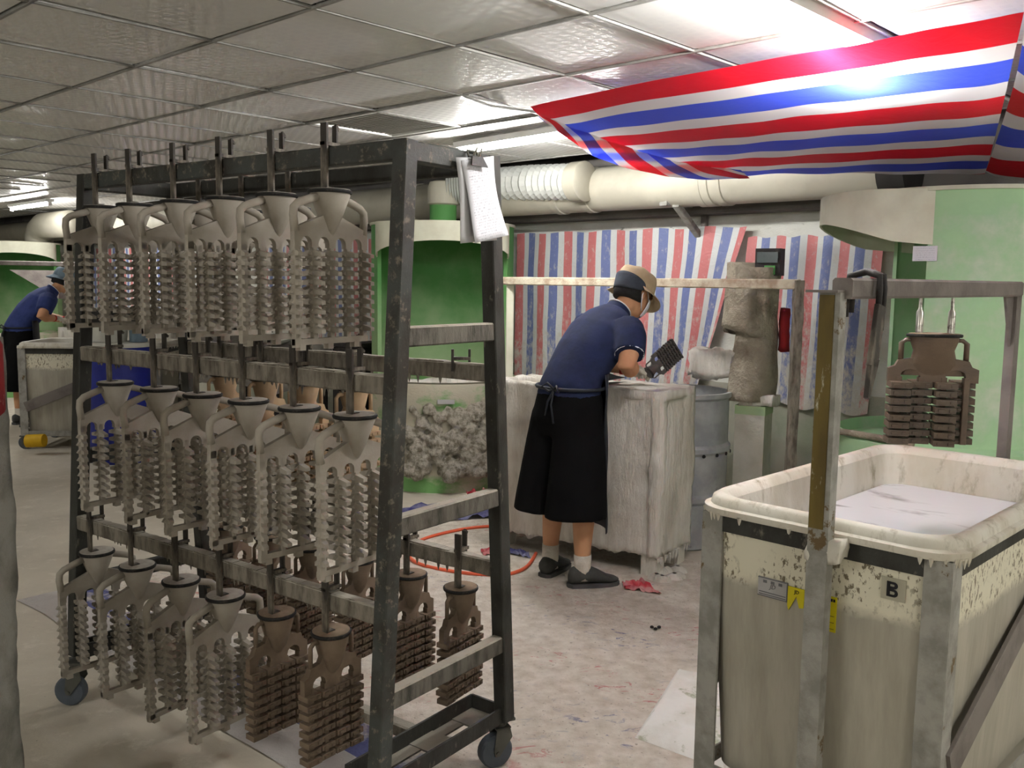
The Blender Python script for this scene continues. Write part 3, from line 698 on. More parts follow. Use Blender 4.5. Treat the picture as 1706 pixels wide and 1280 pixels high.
# ================================================================== green drum sanders
def sander(label, c, face, dusty, H=1.91, r=.53, vis=.34, full=True):
    t = thing('rain_sander', label, 'machine', (c[0], c[1], 0), face)     # +x looks out of the opening
    OP = math.radians(62)
    mb = MB(); a0 = [OP + (2 * PI - 2 * OP) * k / 48 for k in range(49)]
    ring = lambda R, z, aa: [V((R * math.cos(a), R * math.sin(a), z)) for a in aa]
    mb.loft([ring(r, .78, a0), ring(r, H, a0)], False, False); mb.loft([ring(r - .012, H, a0), ring(r - .012, .78, a0)], False, False)
    for s_ in (0, -1):
        a = a0[s_]; mb.add([(r * math.cos(a), r * math.sin(a), .78), (r * math.cos(a), r * math.sin(a), H), ((r - .03) * math.cos(a), (r - .03) * math.sin(a), H), ((r - .03) * math.cos(a), (r - .03) * math.sin(a), .78)], [(0, 1, 2, 3)])
    obj('drum_shell', mb, M['green_dusty'] if dusty else M['green'], t, 40)
    obj('roof', MB().lathe([(r + .012, H - .01), (r + .012, H + .008), (.1, H + .03), (.1, H - .01)], 48), M['cream'], t, 30)
    # visor: U-shaped band standing out of the opening, its lower edge rising to the front
    y0 = r * math.sin(OP) + .005; x0 = r * math.cos(OP)
    path = [(x0 - .10, y0 + .02), (x0, y0)] + [(x0 + vis * .35 + vis * .65 * math.sin(a), y0 * math.cos(a)) for a in [PI * k / 16 for k in range(17)]] + [(x0, -y0), (x0 - .10, -y0 - .02)]
    n = len(path)
    def zb(k): return H - .25 + .12 * math.sin(PI * k / (n - 1)) ** 1.5
    mb = MB(); o_ = 1.012
    mb.loft([[V((x, y, zb(k))) for k, (x, y) in enumerate(path)], [V((x, y, H)) for x, y in path]], False, False)
    mb.loft([[V((x * .985, y * .985, H)) for k, (x, y) in enumerate(path)], [V((x * .985, y * .985, zb(k))) for k, (x, y) in enumerate(path)], [V((x, y, zb(k))) for k, (x, y) in enumerate(path)]], False, False)
    mb.add([V((x, y, H)) for x, y in path], [tuple(range(n))])
    obj('visor', mb, M['cream'], t, 40)
    # base with its trough
    rb = r + .03
    obj('base', MB().lathe([(rb - .02, .0), (rb - .02, .62), (rb, .66), (rb + .015, .78), (rb - .03, .80), (rb - .04, .74), (.05, .70)], 48), M['green_dusty'] if dusty else M['green_base'], t, 30)
    if full:
        obj('chimney', MB().lathe([(.1, H), (.1, H + .17)], 24, cap=False), M['green'], t, 40)
        obj('chimney_collar', MB().lathe([(.1, H + .15), (.115, H + .16), (.115, H + .28), (.1, H + .32), (.06, H + .33)], 24), M['pvc'], t, 40)
    return t
A = sander('green drum machine with an open arched front and cream visor beside the rack end', (-.53, 6.93), math.radians(-86), False)
# caked sand on the front of its base
def lumps(fn, nu, nv, amp, seed):
    def g(u, t):
        p, nrm = fn(u, t); e = min(u, 1 - u, t, 1 - t) * 6; e = min(1, max(0, e))
        q = V((u * 5, t * 4, seed)); h = abs(noise.noise(q)) * 1.2 + abs(noise.noise(q * 2.3)) * .6 + abs(noise.noise(q * 5)) * .35
        m_ = max(0, noise.noise(V((u * 2.2, t * 2.0, seed + 3))) + .35)
        return p + nrm * (h * amp * m_ * e - .012 * (1 - e) - .004)
    return MB().grid(g, nu, nv)
mb = MB(); rs = random.Random(4)
for k in range(330):
    t_ = rs.random() ** 1.2; a = math.radians(-34 + 78 * rs.random() ** .75); z = .15 + .47 * t_
    if rs.random() > .30 + .70 * (a + .6) / 1.36: continue
    r0 = rs.uniform(.016, .055) * (1.25 - .4 * t_); R0 = .555 + rs.uniform(-.01, .05) * (1.2 - t_)
    c = V((R0 * math.cos(a), R0 * math.sin(a), z)); q = []
    mb.loft([[c + V((math.cos(b) * math.sin(p), math.sin(b) * math.sin(p), math.cos(p))) * r0 * (1 + .35 * noise.noise(V((math.cos(b) * math.sin(p) * 2, math.sin(b) * math.sin(p) * 2, math.cos(p) * 2 + k)))) for b in [2 * PI * j_ / 10 for j_ in range(10)]] for p in [.15 + (PI - .3) * i_ / 6 for i_ in range(7)]])
obj('sand_crust', fused(mb, .010, 1, 'sand_crust'), M['sand'], A, kind='stuff', label='thick lumpy crust of sand')
def rim_s(u, t):
    a = math.radians(-70 + 150 * u); R = .53 + .05 * t
    return V((R * math.cos(a), R * math.sin(a), .79 + .02 * t)), V((0, 0, 1))
obj('rim_crust', lumps(rim_s, 90, 6, .05, 5.1), M['plaster'], A, True, kind='stuff')
obj('name_plate', MB().box((.57, .03, .66), (.008, .12, .03)), M['tag_grey'], A)
B = sander('pale green drum machine behind the tub trolley, with a jutting cream visor', (2.17, 4.46), math.radians(166), True, H=1.93, vis=.42, full=False)
obj('notice_board', MB().beam((0, 0, 0), (0, 0, 0.001), .001, .001), M['cream'], B) if False else None
# printed notice stuck on its side
a_ = math.radians(208 - 166 + 10)
def notice_fn(u, t):
    a = math.radians(221.5) + u * .195; R = .536
    return V((2.17 + R * math.cos(a), 4.46 + R * math.sin(a), 1.615 + t * .066))
single('notice', MB().grid(notice_fn, 8, 2, lambda u, t: (u, t)), M['notice'], 'small printed notice stuck on the pale green drum beside the cream visor', 'notice', smooth=True)
Cc = sander('distant green drum machine behind the worker in the bucket hat', (-6.35, 11.75), math.radians(-62), False, full=False)
# its elbow pipe
e0 = V((-6.15, 12.0, 1.80)); pts = [e0 + V((0, 0, 0))] + [e0 + V((.22 * (1 - math.cos(a)) * .73 * 1.3, -.22 * (1 - math.cos(a)) * .68 * 1.3, .16 + .18 * math.sin(a))) for a in [PI / 2 * k / 6 for k in range(7)]] + [e0 + V((.75, -.7, .34))]
obj('elbow_pipe', MB().tube(pts, [.17] * 2 + [.17, .162, .17, .162, .17, .162] + [.16], 20), M['pvc'], Cc, True, world=True)
hp = [aty(25, 442, 11.2), aty(92, 442, 11.3), aty(92, 490, 11.3)]
single('chute', MB().prism([(0, 0), (.62, .0), (.62, -.34)], lambda u, w_, h: aty(25, 447, 11.05) + V((u * .8, u * .25 + h, w_ - .02)), .25), M['grey_arm'], 'grey metal chute hanging in the mouth of the distant green machine', 'chute')
# long rail across the distant station
a, b = aty(-40, 437, 10.4), aty(185, 442, 10.0)
single('splash_frame', MB().beam(a, b, .05, .05).beam(b, V((b.x, b.y, 0)), .05, .05).beam(a, V((a.x, a.y, 0)), .05, .05), M['grey_arm'], 'dark bar frame standing over the distant slurry box', 'frame')
# ================================================================== slurry box station
def slurry_box(name, label, c, yaw, L, Wd, H, mats='plaster', detail=True):
    """local x along its front, y away from the front; origin at the front end nearest +x"""
    t = thing(name, label, 'tank', c, yaw); st = .022 if detail else .06; am = .018; z0 = .105
    zt = H
    obj('front_wall', MB().crust((-L, 0, z0), (0, .06, zt), st, am, 9, .015 if detail else 0, 1), M[mats], t, True)
    obj('back_wall', MB().crust((-L, Wd - .06, z0), (0, Wd, zt), st * 2, am, 9, 0, 2), M[mats], t, True)
    obj('end_wall', MB().crust((-.06, 0, z0), (0, Wd, zt), st, am, 9, .03 if detail else 0, 3), M[mats], t, True)
    obj('end_wall', MB().crust((-L, 0, z0), (-L + .06, Wd, zt), st, am, 9, 0, 4), M[mats], t, True)
    obj('top_plate', MB().crust((-.42, .0, zt - .035), (.008, Wd, zt + .012), st, .010, 9, 0, 5), M[mats], t, True)
    def heap(u, v_):
        x, y = -L + .05 + u * (L - .42), .04 + v_ * (Wd - .08)
        return V((x, y, zt - .05 + .16 * max(0, noise.noise(V((x * 4, y * 4, 2))) + .25) * math.sin(PI * min(1, max(0, 1.25 - u))) + .03 * noise.noise(V((x * 14, y * 14, 7)))))
    obj('sand_heap', MB().grid(heap, 40, 18), M['plaster'], t, True, kind='stuff')
    obj('foot', MB().box((-.06, .06, z0 / 2), (.09, .09, z0 + .02)), M[mats], t); obj('foot', MB().box((-L + .06, .06, z0 / 2), (.09, .09, z0 + .02)), M[mats], t)
    obj('foot', MB().box((-.06, Wd - .08, z0 / 2), (.09, .09, z0 + .02)), M[mats], t); obj('foot', MB().box((-L + .06, Wd - .08, z0 / 2), (.09, .09, z0 + .02)), M[mats], t)
    if detail:
        mb = MB()
        for k in range(34):
            y = random.uniform(0.0, Wd); x = random.uniform(-.02, .012); mb.lathe([(.008, .0), (.006, -.015), (.001, -random.uniform(.02, .055))], 6, (x, y, z0 + .004))
        obj('drips', mb, M[mats], t, kind='stuff')
        mb = MB()
        for k in range(16):
            a = random.uniform(0, 6.28); mb.lathe([(.05, 0), (.035, .02), (.012, .032)], 8, (.02 + .05 * math.cos(a), .08 + .1 * math.sin(a), 0))
        obj('spilled_slurry', mb, M[mats], t, kind='stuff')
    return t
BXC, BXY = V((.757, 4.545, 0)), math.atan2(-.563, .826)
slurry_box('slurry_box', 'tall plaster-crusted box the worker in the khaki cap leans over', BXC, BXY, 1.05, .40, .95)
BM = Matrix.Translation(BXC) @ Matrix.Rotation(BXY, 4, 'Z')
single('rubber_mat', MB().grid(lambda u, v_: BM @ V((-.62 + u * .26, .01 + v_ * .3, 1.0 + .012 * math.sin(u * 5))), 8, 8), M['black'], 'black rubber flap lying over the rim of the plaster-crusted box', 'mat')
slurry_box('slurry_box', 'distant plaster-crusted box in front of the worker in the bucket hat', (-3.26, 8.78, 0), math.radians(-12), 1.25, .42, 1.0, detail=False)
# frame over the box
fa, fb = aty(840, 468, 6.0), aty(1331, 474, 4.66)
fr = thing('splash_frame', 'long dusty bar frame standing behind the worker in the khaki cap', 'frame', (0, 0, 0))
fr.location = V((*fa.lerp(fb, .5).xy, 0))
def wobj(name, mb, m, t, **k): return obj(name, mb, m, t, world=True, **k)
wobj('top_bar', MB().beam(fa, fb, .045, .05, seg=40, jit=.003), worn('dusty_beige_bar', (206, 198, 176), (172, 152, 130), 14, rough=.9, bump=.5), fr)
wobj('post', MB().beam(V((fb.x, fb.y, 0)), fb + V((0, 0, .02)), .045, .05, (1, 0, 0), seg=30, jit=.004), M['crusted'], fr)
wobj('post', MB().beam(V((fa.x + .04, fa.y, 0)), fa + V((.04, 0, 0)), .05, .05, (1, 0, 0)), M['cream'], fr)
# steel drum
dr = thing('steel_drum', 'grey ribbed steel drum standing beside the plaster-crusted box', 'drum', (.985, 5.32, 0))
pr = [(.27, 0), (.285, .01)]
for z in (.29, .57): pr += [(.28, z - .03), (.295, z - .012), (.295, z + .012), (.28, z + .03)]
pr += [(.28, .85), (.296, .865), (.296, .89), (.275, .89), (.27, .86), (.268, .62), (.02, .60)]
obj('shell', MB().lathe(pr, 44), M['drum'], dr, 35)
mb = MB()
for k in range(20):
    a = k * PI / 10; mb.lathe([(.011, 0), (.009, .006)], 8, (.294 * math.cos(a), .294 * math.sin(a), .545), (math.cos(a), math.sin(a), 0))
obj('rivets', mb, M['black_iron'], dr)
# mixer
mx = thing('slurry_mixer', 'mixer column wrapped in slurry-soaked cloth behind the steel drum', 'mixer', (1.40, 5.25, 0), math.radians(-30))
obj('pedestal', MB().box((0, 0, .40), (.17, .17, .80)), worn('dusty_white_panel', (198, 196, 184), (182, 180, 166), 5, bump=.3), mx)
obj('pedestal_band', MB().box((0, 0, .79), (.175, .175, .05)), M['green'], mx)
obj('cross_plate', MB().crust((-.07, -.09, .81), (.13, .10, .87), .02, .02), M['plaster'], mx, True)
def wrap(k, a):
    z = .84 + k * .76; r = .125 - .02 * k + .008 * math.sin(k * 7) + .012 * noise.noise(V((math.cos(a) * 2, math.sin(a) * 2, z * 3))) + .012 * noise.noise(V((math.cos(a) * 6, math.sin(a) * 6, z * 5 + 3))) + .006 * math.sin(a * 7 + z * 6)
    return V((-.03 + r * math.cos(a) + .05 * k, r * math.sin(a), z))
obj('wrapped_cloth', MB().loft([[wrap(i / 40, 2 * PI * j / 28) for j in range(28)] for i in range(41)]), M['clay_cloth'], mx, True)
def skirt(k, a):
    z = 1.24 + k * .36; r = .118 + .018 * (1 - k) + .007 * math.sin(a * 9) + .02 * noise.noise(V((a * 1.5, z * 5, 9))); return V((-.06 + r * math.cos(a), -.02 + r * math.sin(a), z + .03 * math.sin(a * 2)))
obj('cloth_fold', MB().loft([[skirt(i / 14, 2 * PI * j / 24) for j in range(24)] for i in range(15)]), M['clay_cloth'], mx, True)
cb = obj('control_box', MB().box((.06, -.02, 1.63), (.14, .10, .15)), M['black_iron'], mx); obj('meter', MB().box((.06, -.075, 1.655), (.115, .012, .06)), M['glass_dark'], cb); obj('body_strip', MB().box((.075, -.074, 1.585), (.06, .01, .05)), M['green'], cb)
obj('mixing_arm', MB().crust((-.37, -.10, .97), (-.02, .06, 1.12), .025, .03, 12, 0, 3), M['plaster'], mx, True)
obj('crust_lumps', MB().crust((-.065, -.08, .70), (-.0, .05, .95), .02, .03, 16, .0, 6), M['plaster'], mx, True)
single('hanging_bag', MB().crust(aty(1301, 585, 5.16) + V((0, 0, 0)), aty(1312, 515, 5.20) + V((.01, .02, 0)), .03, .012), M['red'], 'dark red rag hanging beside the wrapped mixer column', 'rag', smooth=True)
single('rope', MB().tube([aty(1377, 716, 4.45), aty(1420, 722, 4.3), aty(1470, 731, 4.15), aty(1520, 741, 4.0)], .016, 8), M['clay_cloth'], 'crusted rope lying along the low wall behind the tub trolley', 'rope', smooth=True)
# ================================================================== tub trolleys
def rrect(hx, hy, r, z, n=8):
    o = []
    for cx, cy, a0 in ((hx - r, hy - r, 0), (-hx + r, hy - r, PI / 2), (-hx + r, -hy + r, PI), (hx - r, -hy + r, 3 * PI / 2)):
        o += [V((cx + r * math.cos(a0 + PI / 2 * k / n), cy + r * math.sin(a0 + PI / 2 * k / n), z)) for k in range(n + 1)]
    return o
TW, TL, TZ = .70, 1.24, 1.03
def trolley(label, loc, rz, gantry):
    t = thing('tub_trolley', label, 'trolley', loc, rz); t.scale = (1, 1, TZ)       # origin below the middle of the tub, x across, y along
    hx, hy = TW / 2, TL / 2
    sec = [(-.064, .155, .06), (-.057, .15, .07), (-.034, .60, .07), (-.030, .80, .07), (-.03, .857, .07), (.000, .857, .09), (.004, .862, .1), (.004, .874, .1), (-.008, .878, .1), (-.012, .895, .1), (-.026, .905, .1), (-.046, .900, .09), (-.058, .88, .08), (-.068, .80, .08), (-.09, .22, .07), (-.13, .20, .05)]
    out = MB().loft([rrect(hx + d, hy + d, r, z) for d, z, r in sec[:5]], False); out.add(rrect(hx - .064, hy - .064, .06, .152), [tuple(range(35, -1, -1))])
    obj('tub_wall', out, M['tub_side'], t, 40)
    obj('tub_rim', MB().loft([rrect(hx + d, hy + d, r, z) for d, z, r in sec[4:13]], False), M['tub'], t, 50)
    inn = MB().loft([rrect(hx + d, hy + d, r, z) for d, z, r in sec[12:]], False); inn.add(rrect(hx - .13, hy - .13, .05, .20), [tuple(range(36))]); obj('tub_lining', inn, M['tub'], t, 40)
    # drips of slurry around the lip
    mb = MB(); pts = rrect(hx + .002, hy + .002, .1, .858, 3)
    for k in range(60):
        i = random.randrange(16); p = pts[i].lerp(pts[(i + 1) % 16], random.random()); mb.lathe([(.007, .004), (.004, -.008), (.001, -random.uniform(.010, .022))], 6, p)
    obj('lip_drips', mb, M['tub'], t, kind='stuff')
    px_, py_ = hx - .052, hy - .042
    for sx in (-1, 1):
        for sy in (-1, 1):
            m = M['frame']
            obj('corner_post', MB().box((sx * px_, sy * (py_ + .018), .485), (.062, .008, .74)).box((sx * (px_ + .028), sy * (py_ - .012), .485), (.008, .062, .74)), m, t)
            cs = thing('caster', None, None); cs.parent = t; cs.location = (sx * px_, sy * py_, 0)
            obj('fork', MB().box((0, 0, .112), (.07, .07, .01)).box((-.025, 0, .075), (.004, .04, .08)).box((.025, 0, .075), (.004, .04, .08)), M['caster'], cs)
            obj('wheel', MB().lathe([(.015, -.02), (.05, -.02), (.055, -.012), (.055, .012), (.05, .02), (.015, .02)], 20, (0, 0, .055), (1, 0, 0)), M['rubber'], cs, 30)
    for z, m in ((.832, M['steel']), (.135, M['frame'])):
        for s_ in (-1, 1):
            obj('end_rail', MB().box((0, s_ * (py_ + .016), z), (TW - .16, .006, .045)), m, t)
            obj('side_rail', MB().box((s_ * (px_ + .026), 0, z), (.006, TL - .16, .045)), m, t)
    for s_ in (-1, 1):
        obj('diagonal_brace', MB().beam((s_ * (px_ + .036), -py_ + .03, .36), (s_ * (px_ + .036), py_ - .05, .80), .012, .085), M['grey_arm'], t)
    sl = single('slurry', MB().add(rrect(hx - .071, hy - .071, .075, .775), [tuple(range(36))]), M['slurry'], None, None, kind='stuff', base=V((0, 0, .775)))
    sl.location = Matrix.Translation(loc) @ Matrix.Rotation(rz, 4, 'Z') @ V((0, 0, .775 * TZ)); sl.rotation_euler.z = rz
    return t, sl
TU = V((math.cos(math.radians(-44.5)), math.sin(math.radians(-44.5)), 0)); TV = V((-TU.y, TU.x, 0))
TC = V((.502, 2.475, 0)) + TU * (TW / 2) + TV * (TL / 2)
TYW = math.atan2(TU.y, TU.x)
trl, sl = trolley('big white tub trolley full of slurry, marked B, with a post and arm over it', TC, TYW, True)
tag(sl, 'white slurry filling the tub trolley marked B', 'slurry')
TM = Matrix.Translation(TC) @ Matrix.Rotation(TYW, 4, 'Z') @ Matrix.Diagonal((1, 1, TZ, 1))
fy = -TL / 2
gx = 0
for k in range(60):     # the post stands where its foot shows on the front of the tub
    if project(TM @ V((gx, fy - .03, .6)))[0] < 1358: gx += .005
GT = 1.49 / TZ
obj('gantry_post', MB().box((gx, fy - .034, GT / 2 + .04), (.052, .034, GT - .08)), M['frame'], trl)
obj('gantry_post_face', MB().box((gx - .005, fy - .053, (GT + .88) / 2), (.036, .004, GT - .90)), M['frame_olive'], trl)
obj('post_cap', MB().box((gx - .012, fy - .04, GT - .002), (.08, .06, .006)), M['grey_arm'], trl)
obj('weld_crust', MB().crust((gx - .03, fy - .055, .815), (gx + .06, fy - .0, .865), .012, .016), M['tub'], trl, True)
obj('gantry_arm', MB().beam((gx + .02, fy - .03, GT + .005), (gx + .02, -fy + .03, GT + .008), .05, .048), M['grey_arm'], trl)
obj('gantry_leg', MB().box((gx + .02, -fy + .03, .80), (.03, .05, 1.33)).prism([(0, 0), (-.11, 0), (0, -.22)], lambda u, w_, h: V((gx + .02 + h, -fy + .03 + u, GT - .01 + w_)), .008), M['grey_arm'], trl)
yl = fy - .008
def on_front(px, py):      # point on the tub's front wall
    o = V((0, 0, EYE)); d = ray(px, py); nn = -TV; p0_ = TM @ V((0, fy + .03, .6))
    k = (p0_ - o).dot(nn) / d.dot(nn); return TM.inverted() @ (o + d * k)
def label_plate(name, px, py, w_, h_, m, **k):
    a = on_front(px, py)
    return obj(name, MB().box((a.x, fy + .028, a.z), (w_, .003, h_)), m, trl, **k), (a.x, a.z, w_, h_)
def text(s, x, z, size, m, parent, bold=0, shear=0):
    cu = bpy.data.curves.new('letter', 'FONT'); cu.body = s; cu.size = size; cu.align_x = 'CENTER'; cu.align_y = 'CENTER'; cu.extrude = .0005; cu.offset = bold; cu.shear = shear
    o = bpy.data.objects.new('lettering', cu); C.objects.link(o); me = bpy.data.meshes.new_from_object(o.evaluated_get(bpy.context.evaluated_depsgraph_get())); bpy.data.objects.remove(o); me.materials.clear(); me.materials.append(m); o = bpy.data.objects.new('lettering', me); C.objects.link(o); o.parent = parent; o.location = (x, fy + .0255, z); o.rotation_euler = (PI / 2, 0, 0); return o
st, (x, z, sx, sz) = label_plate('letter_sticker', 1489, 982, .058, .052, M['tape'], label='square sticker reading B')
mb = MB().box((x - .011, fy + .0255, z), (.008, .001, .036))      # the black letter B
for zc, r_ in ((.0095, .0085), (-.0085, .0095)):
    arc = [(math.cos(t_), math.sin(t_)) for t_ in [-PI / 2 + PI * q / 10 for q in range(11)]]
    lp = [(x - .010, z + zc - r_)] + [(x + .002 + c_ * (r_ + .001), z + zc + s_ * r_) for c_, s_ in arc] + [(x - .010, z + zc + r_)]
    ln = [(x - .010, z + zc - r_ + .006)] + [(x + .001 + c_ * (r_ - .006), z + zc + s_ * (r_ - .006)) for c_, s_ in arc] + [(x - .010, z + zc + r_ - .006)]
    mb.add([V((u, fy + .025, v2)) for u, v2 in lp + ln], [(q, q + 1, 13 + q + 1, 13 + q) for q in range(12)])
obj('lettering', mb, M['ink'], st)
st, (x, z, sx, sz) = label_plate('maker_plate', 1288, 981, .084, .050, M['tag_grey'], label='grey printed maker label')
text('JD', x, z + .004, .016, M['ink_grey'], st, 0, .25)
mb = MB()
for k in range(3): mb.box((x - .022 + .022 * k, fy + .0258, z + sz * .30), (.010, .001, .007))
for k in range(2): mb.box((x, fy + .0258, z - sz * .26 - k * .006), (sx * .9, .001, .002))
mb.box((x, fy + .0258, z + sz * .47), (sx, .001, .002)); mb.box((x, fy + .0258, z - sz * .47), (sx, .001, .002)); mb.box((x + sx * .49, fy + .0258, z), (.002, .001, sz))
obj('print', mb, M['ink_grey'], st)
a, b = on_front(1314, 976), on_front(1340, 1012)
w_ = abs(b.x - a.x)
st = obj('yellow_tag', MB().prism([(0, 0), (w_, 0), (w_, -.03), (w_ - .002, -.048), (w_ * .72, -.05), (w_ * .52, -.022), (.004, -.062), (0, -.05)], lambda u, v2, h: V((a.x + u, fy + .028 + h, a.z + v2)), .003), M['yellow_tag'], trl, label='torn yellow tag')
text('JD', a.x + w_ * .55, a.z - .011, .013, M['ink'], st, 0, 0)
st, (x, z, sx, sz) = label_plate('yellow_tag', 1381, 1022, .040, .088, M['yellow_tag'], label='long yellow tag')
mb = MB()
for k in range(5): mb.box((x - .014 + .007 * k, fy + .0258, z + sz * .40), (.005, .001, .007))
for k in range(3): mb.box((x, fy + .0258, z - sz * .05 - k * .016), (sx * .8, .001, .001))
obj('print', mb, M['ink'], st)
trl2, sl2 = trolley('distant white tub trolley in front of the worker in the bucket hat', V((-3.68, 8.22, 0)), math.radians(-86), False)
tag(sl2, 'white slurry filling the distant tub trolley', 'slurry')
# tools and tree on the arm
pl = thing('pliers', 'dark slurry-stained tongs hooked over the arm of the tub trolley', 'tool', TM @ V((gx + .02, fy + .09, GT + .034)), TYW + PI / 2)
obj('grip', MB().tube([(-.01, .040, -.10), (-.006, .040, -.03), (-.004, .037, .0), (0, .0, .012), (0, -.037, 0), (-.004, -.040, -.03), (-.01, -.040, -.13)], .008, 8).tube([(.02, .040, -.09), (.022, .037, .0), (.024, .0, .012), (.024, -.037, 0), (.022, -.040, -.03), (.012, -.040, -.13)], .008, 8), M['black_iron'], pl, True)
obj('jaw', MB().beam((0, -.042, -.07), (-.03, -.042, -.215), .012, .044, (1, 0, 0)).prism([(0, -.20), (-.045, -.21), (-.055, -.29), (-.045, -.295), (-.018, -.24)], lambda u, w_, h: V((u, -.042 + h, w_)), .012), M['hook'], pl)
lo, hi = fy, -fy
for _ in range(40):
    m_ = (lo + hi) / 2
    if project(TM @ V((gx + .02, m_, 1.45)))[0] < 1562: lo = m_
    else: hi = m_
dp = TM @ V((gx + .02, lo, GT - .018))
pt = brown_tree(M['shell_wet'], M['lid_brown'], 1.0, None, -.115, True)
for o in pt.children:
    if o.name.startswith('lid'): o.scale = (1.15, .6, 1)
for q in (-.035, .035): obj('rod', MB().tube([(q, 0, -.115), (q, 0, -.045), (q, 0, -.035), (q, 0, .0)], [.0085, .0085, .004, .004], 10), M['chrome'], pt, 40)
pt.location = dp; pt.rotation_euler.z = math.radians(-12); pt.scale = (1.2, 1.2, .9)
tag(pt, 'wet brown barred casting tree hung by two rods over the slurry tub', 'casting')
# ================================================================== striped tarpaulin slung under the ceiling
near = [atz(883, 178, 2.245), atz(1054, 141, 2.235), atz(1290, 98, 2.23), atz(1514, 57, 2.225), atz(1706, 20, 2.225)]
farp = [atz(900, 192, 2.235), atz(936, 221, 2.21), atz(995, 260, 2.16), atz(1083, 286, 2.10), atz(1172, 297, 2.065), atz(1290, 290, 2.06), atz(1467, 290, 2.05), atz(1641, 289, 2.04)]
def poly_at(P, t):
    t = min(max(t, 0), 1) * (len(P) - 1); k = min(int(t), len(P) - 2); f = t - k
    a, b = P[max(k - 1, 0)], P[min(k + 2, len(P) - 1)]
    m0, m1 = (P[k + 1] - a) / 2, (b - P[k]) / 2
    return P[k] * (2 * f ** 3 - 3 * f * f + 1) + m0 * (f ** 3 - 2 * f * f + f) + P[k + 1] * (-2 * f ** 3 + 3 * f * f) + m1 * (f ** 3 - f * f)
PER = .70
def tp(u, v):
    a, b = poly_at(near, u), poly_at(farp, u ** .8)
    sag = -.03 * math.sin(PI * v) * min(1, (b - a).length)
    return a.lerp(b, v) + V((0, 0, sag + .006 * noise.noise(V((u * 7, v * 3, 3))) + .003 * math.sin(v * 6 + u * 50) * v))
def tuv(u, v):
    a, b = poly_at(near, u), poly_at(farp, u ** .8); return ((b - a).length * v / PER, u)
tarp = single('tarpaulin', MB().grid(tp, 80, 36, tuv), M['tarp'], 'bright red, white and blue striped tarpaulin slung under the lit ceiling', 'tarpaulin', smooth=True)
inner = [(896, 190), (958, 214), (1030, 240), (1100, 262), (1165, 276), (1235, 283)]
outer = [(897, 195), (938, 225), (1000, 265), (1085, 289), (1165, 299), (1250, 297)]
ip, op = [], []
cand = [tp(a / 80, b / 36) for a in range(81) for b in range(37)]; cpx = [project(p) for p in cand]
def under(px, py, k):
    i = min(range(len(cand)), key=lambda q: (cpx[q][0] - px) ** 2 + (cpx[q][1] - py) ** 2); e = V((0, 0, EYE))
    return e + (aty(px, py, cand[i].y) - e) * k
for k, (a, b) in enumerate(zip(inner, outer)): ip.append(under(*a, .985)); op.append(under(*b, .975))
fm = mesh_from('folded_hem', MB().grid(lambda u, v: poly_at(ip, u).lerp(poly_at(op, u), v) - tarp.location + V((0, .012 * math.sin(u * 40), 0)), 50, 8, lambda u, v: (u * 2.6 - v * .55 + .1, v)), M['tarp'], True)
o = obj('folded_hem', fm, None, tarp)
c2 = [atz(1710, 32, 2.22), atz(1692, 130, 2.18), atz(1665, 220, 2.11), atz(1642, 286, 2.045)]
def t2(u, v):
    a = poly_at(c2, v); return a + V((u * .45, u * .12 + .03 * math.sin(u * 9), -.10 * u - .03 * math.sin(v * 6) * u))
single('tarpaulin', MB().grid(t2, 24, 24, lambda u, v: (v * 2.2 + .15 + u * .15, u)), M['tarp'], 'second piece of bright striped tarpaulin hanging in folds behind the first one', 'tarpaulin', smooth=True)
# ================================================================== people
def hand(wrist, d, n, side, m, name, parent, curl=1.0):
    wrist, d, n = V(wrist), V(d).normalized(), V(n); n = (n - d * n.dot(d)).normalized(); lat = d.cross(n) * side
    mb = MB().tube([wrist - d * .03, wrist, wrist + d * .03, wrist + d * .07, wrist + d * .095], [(.030, .026), (.030, .022), (.04, .022), (.044, .02), (.038, .014)], 12, lat)
    for i, L in enumerate((.070, .078, .072, .056)):
        p = wrist + d * (.088 - .004 * abs(i - 1)) + lat * (.031 - .0205 * i); pts = [p - d * .03, p]
        for k, (fr, ang) in enumerate(((.44, 25), (.31, 70), (.25, 105))):
            a = math.radians(ang * curl); p = p + (d * math.cos(a) + n * math.sin(a)) * L * fr; pts.append(p)
        mb.tube(pts, [.010, .0105, .0098, .009, .0075], 8, lat)
    p = wrist + d * .025 + lat * .034; q = p + (d * .55 + lat * .55 + n * .35).normalized() * .038; r = q + (d * .7 + n * .65 - lat * .1).normalized() * .03
    mb.tube([p - lat * .02, p, q, r], [.014, .014, .011, .008], 8)
    return obj(name, fused(mb, .0042, 3, name), m, parent)
